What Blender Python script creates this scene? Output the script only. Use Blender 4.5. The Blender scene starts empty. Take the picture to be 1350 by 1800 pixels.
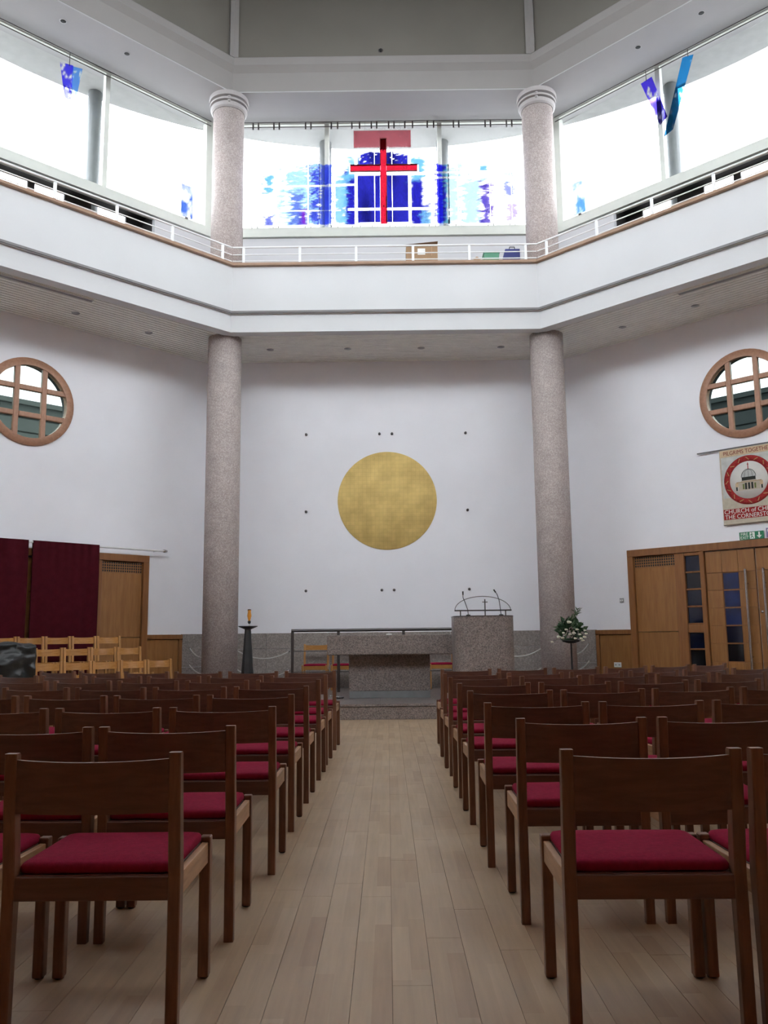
import bpy, bmesh, math, random
from mathutils import Matrix, Vector, noise as mnoise

# ------------------------------------------------------------------ camera, world, exposure
SC = bpy.context.scene
COL = SC.collection
PI = math.pi
CAMH = 1.12
def make_camera():
    f, p, y, r, cx = 1488.66, 0.1467, -0.00254, -0.01097, -0.0237
    cy, sy, cp, sp, cr, sr = math.cos(y), math.sin(y), math.cos(p), math.sin(p), math.cos(r), math.sin(r)
    F = Vector((sy*cp, cy*cp, sp)); R = Vector((cy, -sy, 0)); U = R.cross(F)
    R2 = R*cr + U*sr; U2 = -R*sr + U*cr
    cd = bpy.data.cameras.new('camera'); cd.sensor_fit = 'VERTICAL'; cd.sensor_height = 36.0; cd.sensor_width = 27.0
    cd.lens = f/1800*36.0; cd.clip_start = .02; cd.clip_end = 500
    o = bpy.data.objects.new('camera', cd); COL.objects.link(o)
    o.matrix_world = Matrix(((R2.x, U2.x, -F.x, cx), (R2.y, U2.y, -F.y, 0), (R2.z, U2.z, -F.z, CAMH), (0, 0, 0, 1)))
    SC.camera = o
make_camera()
SKY = 12.0
w = bpy.data.worlds.new('overcast_sky'); SC.world = w; w.use_nodes = True
wb = w.node_tree.nodes['Background']; wb.inputs[0].default_value = (0.95, 0.975, 1.03, 1); wb.inputs[1].default_value = SKY
vs = SC.view_settings; vs.view_transform = 'Standard'; vs.look = 'None'; vs.gamma = 1; vs.use_curve_mapping = False
vs.exposure = 0.0
SC.cycles.max_bounces = 12; SC.cycles.diffuse_bounces = 7; SC.cycles.transparent_max_bounces = 24
SC.cycles.sample_clamp_indirect = 8.0
SC.cycles.caustics_reflective = False; SC.cycles.caustics_refractive = False

# ------------------------------------------------------------------ constants of the octagonal room
T8 = math.tan(PI/8)
CY = 7.6                     # centre of the octagon
RW = 8.27                    # inner face of the outer walls
SIDES = {'front': 0, 'front_right': 45, 'right': 90, 'rear_right': 135, 'rear': 180, 'rear_left': -135, 'left': -90, 'front_left': -45}
def side_mat(deg): return Matrix.Translation((0, CY, 0)) @ Matrix.Rotation(-math.radians(deg), 4, 'Z')
FR, FL, F0 = side_mat(45), side_mat(-45), side_mat(0)
RND = random.Random(7)

# ------------------------------------------------------------------ materials
MATS = {}
def nt(name):
    m = bpy.data.materials.new(name); m.use_nodes = True
    t = m.node_tree; b = t.nodes['Principled BSDF']; MATS[name] = m
    return m, t, b
def setb(b, rough=.5, metal=0.0, spec=.5):
    b.inputs['Roughness'].default_value = rough; b.inputs['Metallic'].default_value = metal
    b.inputs['Specular IOR Level'].default_value = spec
def plain(name, col, rough=.5, metal=0.0, spec=.5, vary=0.06, scale=6.0, bump=0.0, bscale=80.0):
    m, t, b = nt(name); setb(b, rough, metal, spec)
    tc = t.nodes.new('ShaderNodeTexCoord'); n = t.nodes.new('ShaderNodeTexNoise')
    n.inputs['Scale'].default_value = scale; n.inputs['Detail'].default_value = 4
    t.links.new(tc.outputs['Object'], n.inputs['Vector'])
    r = t.nodes.new('ShaderNodeValToRGB'); r.color_ramp.elements[0].position = .3; r.color_ramp.elements[1].position = .7
    r.color_ramp.elements[0].color = tuple(c*(1-vary) for c in col)+(1,); r.color_ramp.elements[1].color = tuple(min(1, c*(1+vary)) for c in col)+(1,)
    t.links.new(n.outputs['Fac'], r.inputs['Fac']); t.links.new(r.outputs['Color'], b.inputs['Base Color'])
    if bump:
        n2 = t.nodes.new('ShaderNodeTexNoise'); n2.inputs['Scale'].default_value = bscale; n2.inputs['Detail'].default_value = 3
        t.links.new(tc.outputs['Object'], n2.inputs['Vector'])
        bp = t.nodes.new('ShaderNodeBump'); bp.inputs['Strength'].default_value = bump; bp.inputs['Distance'].default_value = .01
        t.links.new(n2.outputs['Fac'], bp.inputs['Height']); t.links.new(bp.outputs['Normal'], b.inputs['Normal'])
    return m
def wood(name, c1, c2, stretch=(14, 14, 1.2), rough=.4, spec=.5, perobj=.12):
    m, t, b = nt(name); setb(b, rough, 0, spec)
    tc = t.nodes.new('ShaderNodeTexCoord'); mp = t.nodes.new('ShaderNodeMapping'); mp.inputs['Scale'].default_value = stretch
    oi = t.nodes.new('ShaderNodeObjectInfo'); ad = t.nodes.new('ShaderNodeVectorMath'); ad.operation = 'ADD'
    t.links.new(tc.outputs['Object'], ad.inputs[0]); t.links.new(oi.outputs['Random'], ad.inputs[1])
    t.links.new(ad.outputs[0], mp.inputs['Vector'])
    n = t.nodes.new('ShaderNodeTexNoise'); n.inputs['Scale'].default_value = 3; n.inputs['Detail'].default_value = 7; n.inputs['Distortion'].default_value = .6
    t.links.new(mp.outputs['Vector'], n.inputs['Vector'])
    r = t.nodes.new('ShaderNodeValToRGB'); r.color_ramp.elements[0].position = .3; r.color_ramp.elements[1].position = .68
    r.color_ramp.elements[0].color = c1+(1,); r.color_ramp.elements[1].color = c2+(1,)
    t.links.new(n.outputs['Fac'], r.inputs['Fac'])
    hs = t.nodes.new('ShaderNodeHueSaturation'); ma = t.nodes.new('ShaderNodeMapRange')
    ma.inputs['To Min'].default_value = 1-perobj; ma.inputs['To Max'].default_value = 1+perobj
    t.links.new(oi.outputs['Random'], ma.inputs['Value']); t.links.new(ma.outputs[0], hs.inputs['Value'])
    t.links.new(r.outputs['Color'], hs.inputs['Color']); t.links.new(hs.outputs['Color'], b.inputs['Base Color'])
    return m
def stone(name, cols, scale=60, rough=.45, spec=.4):
    m, t, b = nt(name); setb(b, rough, 0, spec)
    tc = t.nodes.new('ShaderNodeTexCoord')
    v = t.nodes.new('ShaderNodeTexVoronoi'); v.inputs['Scale'].default_value = scale
    t.links.new(tc.outputs['Object'], v.inputs['Vector'])
    sx = t.nodes.new('ShaderNodeSeparateColor'); t.links.new(v.outputs['Color'], sx.inputs[0])
    r = t.nodes.new('ShaderNodeValToRGB'); r.color_ramp.interpolation = 'CONSTANT'
    els = r.color_ramp.elements; n = len(cols)
    els[0].position = 0; els[0].color = cols[0]+(1,); els[1].position = 1/n; els[1].color = cols[1]+(1,)
    for i in range(2, n):
        e = els.new(i/n); e.color = cols[i]+(1,)
    t.links.new(sx.outputs[0], r.inputs['Fac'])
    no = t.nodes.new('ShaderNodeTexNoise'); no.inputs['Scale'].default_value = 5; no.inputs['Detail'].default_value = 5
    t.links.new(tc.outputs['Object'], no.inputs['Vector'])
    mr = t.nodes.new('ShaderNodeMapRange'); mr.inputs['To Min'].default_value = .82; mr.inputs['To Max'].default_value = 1.18
    t.links.new(no.outputs['Fac'], mr.inputs['Value'])
    hs = t.nodes.new('ShaderNodeHueSaturation'); t.links.new(r.outputs['Color'], hs.inputs['Color']); t.links.new(mr.outputs[0], hs.inputs['Value'])
    t.links.new(hs.outputs['Color'], b.inputs['Base Color'])
    return m
def clear_glass(name, tint=(1, 1, 1), gloss=.06):
    m, t, b = nt(name); t.nodes.remove(b)
    out = t.nodes['Material Output']; tr = t.nodes.new('ShaderNodeBsdfTransparent'); tr.inputs[0].default_value = tint+(1,)
    gl = t.nodes.new('ShaderNodeBsdfGlossy'); gl.inputs['Roughness'].default_value = .03
    mx = t.nodes.new('ShaderNodeMixShader'); mx.inputs[0].default_value = gloss
    t.links.new(tr.outputs[0], mx.inputs[1]); t.links.new(gl.outputs[0], mx.inputs[2]); t.links.new(mx.outputs[0], out.inputs['Surface'])
    return m
def painted_glass(name, attr=None, col=(1, 1, 1), diff=.02):
    # tinted sheet of glass: transmits the attribute's colour, a little pigment scatters
    m, t, b = nt(name); t.nodes.remove(b)
    out = t.nodes['Material Output']; tr = t.nodes.new('ShaderNodeBsdfTransparent'); df = t.nodes.new('ShaderNodeBsdfTranslucent')
    mx = t.nodes.new('ShaderNodeMixShader'); mx.inputs[0].default_value = diff
    if attr:
        a = t.nodes.new('ShaderNodeAttribute'); a.attribute_name = attr
        t.links.new(a.outputs['Color'], tr.inputs[0]); t.links.new(a.outputs['Color'], df.inputs[0])
    else:
        no = t.nodes.new('ShaderNodeTexNoise'); no.inputs['Scale'].default_value = 4
        r = t.nodes.new('ShaderNodeValToRGB'); r.color_ramp.elements[0].color = tuple(c*.85 for c in col)+(1,); r.color_ramp.elements[1].color = col+(1,)
        tc = t.nodes.new('ShaderNodeTexCoord'); t.links.new(tc.outputs['Object'], no.inputs['Vector']); t.links.new(no.outputs['Fac'], r.inputs['Fac'])
        t.links.new(r.outputs['Color'], tr.inputs[0]); t.links.new(r.outputs['Color'], df.inputs[0])
    t.links.new(tr.outputs[0], mx.inputs[1]); t.links.new(df.outputs[0], mx.inputs[2]); t.links.new(mx.outputs[0], out.inputs['Surface'])
    return m

plain('parapet_plaster_dim', (.66, .665, .675), .7, 0, .3, .02, 1.5, .06, 120)  # darker copy of the white plaster, holds back the parapet's light by colour
plain('plaster', (.89, .895, .945), .75, 0, .3, .02, 1.5, .08, 120)
plain('plaster_upper', (.255, .238, .232), .8, 0, .3, .03, 1.5, .08, 120)  # beam plaster darkened, the dimness up there put into the colour
plain('plaster_soffit', (.40, .39, .40), .8, 0, .3, .03, 1.5, .08, 120)  # lighter copy of the upper plaster, window light on soffits put into colour
plain('gallery_plaster', (.60, .60, .62), .8, 0, .3, .02, 1.5)  # darker copy of the wall plaster, dimmer light put into the colour
plain('drum_plaster', (.155, .144, .126), .9, 0, .2, .05, 1.0, .1, 90)  # shade of the windowless drum put into the grey
plain('white_paint', (.84, .85, .86), .4, 0, .5, .02)
plain('frame_paint', (.64, .66, .61), .4, 0, .5, .03)
plain('groove_grey', (.22, .21, .21), .7)
plain('slat_metal', (.84, .845, .79), .55, 0, .4, .04)
plain('slat_backing', (.06, .058, .055), .9)
plain('timber_cap', (.36, .23, .155), .5, 0, .4, .1, 8)
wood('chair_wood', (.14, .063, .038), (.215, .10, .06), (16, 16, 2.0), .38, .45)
wood('chair_wood_shaded', (.10, .045, .034), (.155, .07, .05), (2.0, 16, 16), .38, .45)  # darker copy of the chair wood, shade of unlit backs put into colour
wood('chair_wood_lit', (.36, .20, .10), (.52, .31, .17), (16, 2, 16), .38, .45)  # lighter copy of the chair wood, light on side rails put into colour
wood('beech', (.38, .18, .055), (.50, .255, .085), (16, 16, 2), .3, .5)
wood('beech_slat', (.38, .18, .055), (.50, .255, .085), (2, 16, 16), .12, .7)
wood('door_wood', (.25, .11, .036), (.325, .15, .05), (9, 9, .8), .38, .4, .05)
wood('frame_wood', (.21, .085, .03), (.28, .12, .042), (9, 9, .8), .38, .4, .05)
wood('window_wood', (.36, .185, .115), (.45, .245, .155), (8, 8, 3), .45, .4, .05)
plain('rubber', (.015, .013, .012), .7)
plain('red_fabric', (.25, .010, .038), .95, 0, .1, .12, 60, .25, 400)
plain('curtain_fabric', (.06, .006, .0115), .95, 0, .1, .12, 9, .15, 200)
stone('column_stone', [(.44, .375, .355), (.385, .325, .305), (.48, .42, .395), (.41, .345, .325), (.52, .465, .44), (.36, .30, .285)], 75, .6, .3)
stone('granite', [(.235, .20, .185), (.17, .143, .135), (.28, .24, .22), (.205, .17, .16), (.30, .26, .24), (.13, .112, .108), (.25, .20, .183)], 85, .4, .4)
stone('dado_stone', [(.30, .27, .25), (.24, .215, .20), (.35, .31, .285), (.27, .235, .22)], 55, .5, .4)
plain('plinth_grey', (.20, .21, .215), .5, 0, .5, .1)
plain('dark_bronze', (.05, .052, .055), .45, .6, .5, .15)
plain('dark_steel', (.12, .11, .11), .35, .9, .5, .1)
plain('steel', (.55, .55, .56), .25, 1.0, .5, .04)
plain('rope_white', (.55, .54, .52), .7)
plain('black', (.012, .012, .013), .5)
plain('black_leather', (.006, .0075, .008), .4, 0, .6, .3, 5, .5, 12)
plain('cap_white', (.36, .335, .33), .6, 0, .3, .03)
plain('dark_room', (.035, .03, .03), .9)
plain('amber', (.85, .36, .05), .3, 0, .5, .15)
plain('cardboard', (.34, .22, .13), .8, 0, .2, .06)
plain('paper_white', (.82, .82, .8), .7)
plain('green_plastic', (.10, .30, .19), .45)
plain('navy_plastic', (.05, .06, .22), .5)
plain('brown_item', (.40, .25, .14), .6)
plain('leaf_green', (.022, .06, .022), .55, 0, .4, .45, 25)
plain('leaf_light', (.10, .16, .08), .55, 0, .4, .3, 25)
plain('petal', (.82, .80, .66), .6, 0, .2, .06)
plain('sign_green', (.015, .20, .09), .5)
plain('sign_white', (.85, .9, .85), .5)
plain('sign_purple', (.25, .19, .36), .5)
plain('banner_cream', (.52, .46, .37), .9, 0, .1, .07, 20)
plain('banner_top', (.62, .48, .32), .9, 0, .1, .08, 20)
plain('banner_sky', (.55, .56, .54), .9, 0, .1, .14, 9)
plain('banner_red', (.33, .035, .035), .9, 0, .1, .3, 30)
plain('banner_tan', (.42, .27, .13), .9, 0, .1, .1)
plain('banner_white', (.74, .72, .68), .9, 0, .1, .05)
plain('banner_ink', (.20, .02, .02), .9)
plain('banner_dark', (.03, .035, .03), .9)
plain('banner_green', (.14, .17, .05), .9)
plain('socket_white', (.75, .76, .76), .4)
plain('switch_grey', (.30, .31, .32), .5)
plain('pane_black', (.004, .004, .006), .08, 0, .5)
plain('pane_navy', (.004, .006, .02), .08, 0, .5, .5, 5)
plain('pane_blue', (.008, .016, .08), .08, 0, .5, .4, 5)
plain('outer_grey', (.12, .125, .115), .8)
plain('outer_pale', (.20, .21, .215), .8)
plain('eaves_paint', (.42, .42, .42), .8)
plain('outer_dark', (.022, .026, .026), .7)
plain('red_sign', (.55, .03, .04), .6)
plain('paving', (.20, .20, .195), .9, 0, .2, .1)
plain('joint_dark', (.16, .12, .08), .9)
clear_glass('glass', (.97, .985, .98), .02)
clear_glass('desk_perspex', (.985, .988, .988), 0.0)
clear_glass('round_glass', (.45, .50, .48), 0.0)
painted_glass('painted', 'paint')
painted_glass('cross_red', None, (.335, .05, .085), .03)
painted_glass('pink_panel', None, (.56, .28, .31), .15)

def gold_material():
    m, t, b = nt('gold_leaf'); setb(b, .6, .2, .4)
    g = t.nodes.new('ShaderNodeTexCoord')
    br = t.nodes.new('ShaderNodeTexBrick'); br.inputs['Scale'].default_value = 1; br.offset = 0
    br.inputs['Brick Width'].default_value = .078; br.inputs['Row Height'].default_value = .078; br.inputs['Mortar Size'].default_value = .0035
    br.inputs['Mortar Smooth'].default_value = .6
    br.inputs['Color1'].default_value = (.72, .53, .185, 1); br.inputs['Color2'].default_value = (.76, .56, .205, 1); br.inputs['Mortar'].default_value = (.64, .46, .16, 1)
    sp = t.nodes.new('ShaderNodeSeparateXYZ'); cb = t.nodes.new('ShaderNodeCombineXYZ')
    t.links.new(g.outputs['Object'], sp.inputs[0]); t.links.new(sp.outputs[0], cb.inputs[0]); t.links.new(sp.outputs[2], cb.inputs[1])
    t.links.new(cb.outputs[0], br.inputs['Vector'])
    n = t.nodes.new('ShaderNodeTexNoise'); n.inputs['Scale'].default_value = 3.2; n.inputs['Detail'].default_value = 6
    t.links.new(g.outputs['Object'], n.inputs['Vector'])
    r = t.nodes.new('ShaderNodeValToRGB'); r.color_ramp.elements[0].position = .38; r.color_ramp.elements[0].color = (.86, .83, .80, 1)
    r.color_ramp.elements[1].position = .62; r.color_ramp.elements[1].color = (1.05, 1.05, 1.05, 1)
    t.links.new(n.outputs['Fac'], r.inputs['Fac'])
    mx = t.nodes.new('ShaderNodeMix'); mx.data_type = 'RGBA'; mx.blend_type = 'MULTIPLY'; mx.inputs[0].default_value = 1
    t.links.new(br.outputs['Color'], mx.inputs[6]); t.links.new(r.outputs['Color'], mx.inputs[7])
    t.links.new(mx.outputs[2], b.inputs['Base Color'])
gold_material()

def floor_material():
    m, t, b = nt('oak_floor'); setb(b, .36, 0, .45)
    g = t.nodes.new('ShaderNodeNewGeometry'); s = t.nodes.new('ShaderNodeSeparateXYZ'); t.links.new(g.outputs['Position'], s.inputs[0])
    def math_(op, a=None, bv=None, c=None):
        n = t.nodes.new('ShaderNodeMath'); n.operation = op
        for i, v in enumerate((a, bv, c)):
            if v is None: continue
            if hasattr(v, 'links'): t.links.new(v, n.inputs[i])
            else: n.inputs[i].default_value = v
        return n.outputs[0]
    xi = math_('FLOOR', math_('DIVIDE', math_('ADD', s.outputs[0], .02), .065))
    wn = t.nodes.new('ShaderNodeTexWhiteNoise'); wn.noise_dimensions = '1D'; t.links.new(xi, wn.inputs['W'])
    yy = math_('ADD', math_('DIVIDE', s.outputs[1], .52), math_('MULTIPLY', wn.outputs['Value'], 7.3))
    yi = math_('FLOOR', yy)
    cb = t.nodes.new('ShaderNodeCombineXYZ'); t.links.new(xi, cb.inputs[0]); t.links.new(yi, cb.inputs[1])
    wn2 = t.nodes.new('ShaderNodeTexWhiteNoise'); wn2.noise_dimensions = '2D'; t.links.new(cb.outputs[0], wn2.inputs['Vector'])
    r = t.nodes.new('ShaderNodeValToRGB'); e = r.color_ramp.elements
    e[0].position = 0; e[0].color = (.40, .268, .162, 1); e[1].position = 1; e[1].color = (.52, .385, .255, 1)
    for p, c in ((.15, (.445, .313, .196)), (.5, (.47, .34, .217)), (.8, (.49, .358, .23))):
        x = e.new(p); x.color = c+(1,)
    t.links.new(wn2.outputs['Value'], r.inputs['Fac'])
    mp = t.nodes.new('ShaderNodeMapping'); mp.inputs['Scale'].default_value = (38, 2.2, 1); t.links.new(g.outputs['Position'], mp.inputs['Vector'])
    n = t.nodes.new('ShaderNodeTexNoise'); n.inputs['Scale'].default_value = 1; n.inputs['Detail'].default_value = 6; t.links.new(mp.outputs[0], n.inputs['Vector'])
    mr = t.nodes.new('ShaderNodeMapRange'); mr.inputs['To Min'].default_value = .78; mr.inputs['To Max'].default_value = 1.2; t.links.new(n.outputs['Fac'], mr.inputs['Value'])
    hs = t.nodes.new('ShaderNodeHueSaturation'); t.links.new(r.outputs['Color'], hs.inputs['Color']); t.links.new(mr.outputs[0], hs.inputs['Value'])
    t.links.new(hs.outputs['Color'], b.inputs['Base Color'])
    n3 = t.nodes.new('ShaderNodeTexNoise'); n3.inputs['Scale'].default_value = 2.5; n3.inputs['Detail'].default_value = 5; t.links.new(g.outputs['Position'], n3.inputs['Vector'])
    m3 = t.nodes.new('ShaderNodeMapRange'); m3.inputs['To Min'].default_value = .26; m3.inputs['To Max'].default_value = .5; t.links.new(n3.outputs['Fac'], m3.inputs['Value'])
    t.links.new(m3.outputs[0], b.inputs['Roughness'])
floor_material()

# ------------------------------------------------------------------ mesh helpers
class MB:
    def __init__(s): s.v = []; s.f = []; s.smooth = []
    def add(s, vs, fs, M=None, smooth=False):
        n = len(s.v)
        for p in vs:
            p = Vector(p)
            s.v.append(tuple(M @ p) if M else tuple(p))
        for f in fs: s.f.append(tuple(i+n for i in f)); s.smooth.append(smooth)
        return s
    def box(s, a, b, M=None):
        (x0, y0, z0), (x1, y1, z1) = [tuple(map(fn, zip(a, b))) for fn in (min, max)]
        return s.add([(x0,y0,z0),(x1,y0,z0),(x1,y1,z0),(x0,y1,z0),(x0,y0,z1),(x1,y0,z1),(x1,y1,z1),(x0,y1,z1)],
                     [(3,2,1,0),(4,5,6,7),(0,1,5,4),(1,2,6,5),(2,3,7,6),(3,0,4,7)], M)
    def cbox(s, a, b, c=.004, M=None):
        # box with chamfered edges
        (x0, y0, z0), (x1, y1, z1) = [tuple(map(fn, zip(a, b))) for fn in (min, max)]
        bm = bmesh.new()
        r = bmesh.ops.create_cube(bm, size=1)
        for v in r['verts']:
            v.co = Vector(((x0+x1)/2+v.co.x*(x1-x0), (y0+y1)/2+v.co.y*(y1-y0), (z0+z1)/2+v.co.z*(z1-z0)))
        bmesh.ops.bevel(bm, geom=list(bm.edges), offset=c, segments=1, affect='EDGES', profile=.5)
        return s.frombm(bm, M)
    def frombm(s, bm, M=None, smooth=False):
        bm.verts.ensure_lookup_table(); bm.verts.index_update()
        vs = [v.co.copy() for v in bm.verts]; fs = [[v.index for v in f.verts] for f in bm.faces]; bm.free()
        return s.add(vs, fs, M, smooth)
    def prism(s, poly, z0, z1, M=None):
        n = len(poly); vs = [(x, y, z0) for x, y in poly]+[(x, y, z1) for x, y in poly]
        fs = [tuple(range(n-1, -1, -1)), tuple(range(n, 2*n))]+[(i, (i+1) % n, (i+1) % n+n, i+n) for i in range(n)]
        return s.add(vs, fs, M)
    def sideprism(s, prof, t0=None, t1=None):
        # profile in (R, z), mitred at the octagon corners (or straight ends at a=t0 / t1)
        n = len(prof)
        vs = [((-T8*R) if t0 is None else t0, R, z) for R, z in prof]+[((T8*R) if t1 is None else t1, R, z) for R, z in prof]
        area = sum(prof[i][0]*prof[(i+1) % n][1]-prof[(i+1) % n][0]*prof[i][1] for i in range(n))
        fs = [tuple(range(n)), tuple(range(2*n-1, n-1, -1))]+[(i, i+n, (i+1) % n+n, (i+1) % n) for i in range(n)]
        if area > 0: fs = [tuple(reversed(f)) for f in fs]
        return s.add(vs, [tuple(reversed(f)) for f in fs])
    def tube(s, pts, r, seg=8, cap=True, r2=None):
        pts = [Vector(p) for p in pts]; n = len(pts); rings = []
        up = None
        for i, p in enumerate(pts):
            d = (pts[min(i+1, n-1)]-pts[max(i-1, 0)]).normalized()
            if up is None:
                up = Vector((0, 0, 1)) if abs(d.z) < .9 else Vector((1, 0, 0))
            a = d.cross(up).normalized(); up = a.cross(d).normalized()
            rr = r if r2 is None else r+(r2-r)*i/(n-1)
            rings.append([p+(a*math.cos(2*PI*k/seg)+up*math.sin(2*PI*k/seg))*rr for k in range(seg)])
        vs = [v for q in rings for v in q]; fs = []
        for i in range(n-1):
            for k in range(seg):
                fs.append((i*seg+k, i*seg+(k+1) % seg, (i+1)*seg+(k+1) % seg, (i+1)*seg+k))
        s.add(vs, fs, None, True)
        if cap:
            s.add(rings[0], [tuple(range(seg-1, -1, -1))]); s.add(rings[-1], [tuple(range(seg))])
        return s
    def lathe(s, prof, seg=24, c=(0, 0), M=None, smooth=True, a0=0.0, a1=2*PI):
        n = len(prof); full = abs(a1-a0-2*PI) < 1e-6; m = seg if full else seg+1
        vs = []
        for k in range(m):
            a = a0+(a1-a0)*k/seg
            for r, z in prof: vs.append((c[0]+r*math.cos(a), c[1]+r*math.sin(a), z))
        fs = []
        for k in range(seg):
            k2 = (k+1) % m if full else k+1
            for i in range(n-1):
                fs.append((k*n+i, k2*n+i, k2*n+i+1, k*n+i+1))
        return s.add(vs, fs, M, smooth)
    def ico(s, c, r, sub=1, sc=(1, 1, 1), M=None):
        bm = bmesh.new(); bmesh.ops.create_icosphere(bm, subdivisions=sub, radius=1)
        for v in bm.verts: v.co = Vector((c[0]+v.co.x*r*sc[0], c[1]+v.co.y*r*sc[1], c[2]+v.co.z*r*sc[2]))
        return s.frombm(bm, M, True)
    def mesh(s, name, mat):
        me = bpy.data.meshes.new(name); me.from_pydata(s.v, [], s.f)
        me.polygons.foreach_set('use_smooth', s.smooth)
        me.materials.append(MATS[mat]); me.update()
        bm = bmesh.new(); bm.from_mesh(me); bmesh.ops.recalc_face_normals(bm, faces=list(bm.faces)); bm.to_mesh(me); bm.free()
        return me
    def build(s, name, mat, parent=None, M=None):
        return link(name, s.mesh(name, mat), parent, M)
def link(name, me, parent=None, M=None):
    o = bpy.data.objects.new(name, me); COL.objects.link(o)
    if parent: o.parent = parent
    if M is not None: o.matrix_local = M
    return o
def empty(name, M):
    o = bpy.data.objects.new(name, None); COL.objects.link(o); o.empty_display_size = .2
    o.matrix_world = M if isinstance(M, Matrix) else Matrix.Translation(M)
    return o
def tag(o, label=None, cat=None, group=None, kind=None):
    if label: o['label'] = label
    if cat: o['category'] = cat
    if group: o['group'] = group
    if kind: o['kind'] = kind
    return o
def struct(o, label=None):
    o['kind'] = 'structure'
    if label: o['label'] = label
    return o
def copy_tree(o, parent=None):
    c = o.copy(); COL.objects.link(c); c.parent = parent
    for ch in list(o.children): copy_tree(ch, c)
    return c
def bx(name, mat, a, b, parent, c=0.0, M=None):
    m = MB(); m.cbox(a, b, c) if c else m.box(a, b)
    return m.build(name, mat, parent, M)
def text_mesh(txt, size, mat, depth=.002, spacing=1.0):
    cu = bpy.data.curves.new('lettering', 'FONT'); cu.body = txt; cu.size = size; cu.extrude = depth; cu.align_x = 'CENTER'; cu.space_character = spacing
    cu.resolution_u = 3
    o = bpy.data.objects.new('lettering', cu); COL.objects.link(o)
    dg = bpy.context.evaluated_depsgraph_get(); me = bpy.data.meshes.new_from_object(o.evaluated_get(dg))
    bpy.data.objects.remove(o); bpy.data.curves.remove(cu)
    me.materials.clear(); me.materials.append(MATS[mat]); return me
ORD = ['first', 'second', 'third', 'fourth', 'fifth', 'sixth', 'seventh', 'eighth', 'ninth', 'tenth', 'eleventh', 'twelfth']

# ------------------------------------------------------------------ floor
fl = MB(); fl.prism([(RW*1.02/math.cos(PI/8)*math.sin(PI/8+k*PI/4), CY+RW*1.02/math.cos(PI/8)*math.cos(PI/8+k*PI/4)) for k in range(8)][::-1], -.2, -.012)
floor = struct(fl.build('floor', 'joint_dark'), 'worn oak strip floor of the church')
def in_oct(x, y, R): 
    x = abs(x); y = abs(y-CY); return max(x, y, (x+y)/math.sqrt(2)) < R
unit = MB(); unit.cbox((0, 0, -.012), (.1285, 1, 0), .0006).mesh('plank', 'oak_floor')
pu = MB().box((0, 0, -.012), (.1285, 1, 0)).mesh('plank', 'oak_floor')
planks = []
for i in range(-50, 51):
    x = -.02+.13*i; y = -.75-RND.random()*1.5
    while y < 12.4:
        L = RND.choice([1.05, 1.3, 1.56, 1.82]); y2 = min(y+L, 12.4)
        if in_oct(x+.065, (y+y2)/2, 8.3): planks.append((x, max(y, -.7), y2-.0015))
        y = y2
def plank_rank(p):
    x, y0, y1 = p; ym = (max(y0, .3)+y1)/2
    out = max(0, abs(x)-.46*y1-.1)
    return (ym+abs(x)*.3)+out*100+(100 if y1 < 2.0 else 0)
planks.sort(key=plank_rank)
for x, y0, y1 in planks[:300]:
    o = link('plank', pu, floor, Matrix.Translation((x, y0, 0))); o.scale = (1, y1-y0, 1)
m = MB()
for x, y0, y1 in planks[300:]: m.box((x, y0, -.012), (x+.1285, y1, 0))
tag(m.build('plank_remainder', 'oak_floor', floor), kind='stuff')

# ------------------------------------------------------------------ outer walls
ZS = 6.42            # slatted soffit under the gallery
ZSILL = 8.99; ZHEAD = 11.5; WT = .3
OPEN_A = (-2.16, 2.16)      # low opening in the gallery's back wall (diagonal bays)
def wall_with_round_hole(z0, z1, hz, hr):
    bm = bmesh.new(); loops = []
    R = RW; w2 = T8*R
    outer = [bm.verts.new(p) for p in ((-w2, R, z0), (w2, R, z0), (w2, R, z1), (-w2, R, z1))]
    n = 40; hole = [bm.verts.new((hr*math.cos(2*PI*k/n), R, hz+hr*math.sin(2*PI*k/n))) for k in range(n)]
    es = [bm.edges.new((l[i], l[(i+1) % len(l)])) for l in (outer, hole) for i in range(len(l))]
    bmesh.ops.triangle_fill(bm, use_beauty=True, edges=es)
    ext = bmesh.ops.extrude_face_region(bm, geom=list(bm.faces))
    for v in [g for g in ext['geom'] if isinstance(g, bmesh.types.BMVert)]:
        v.co.y += WT; v.co.x *= (RW+WT)/RW if abs(v.co.x) > w2-.001 else 1
    return MB().frombm(bm)
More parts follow.
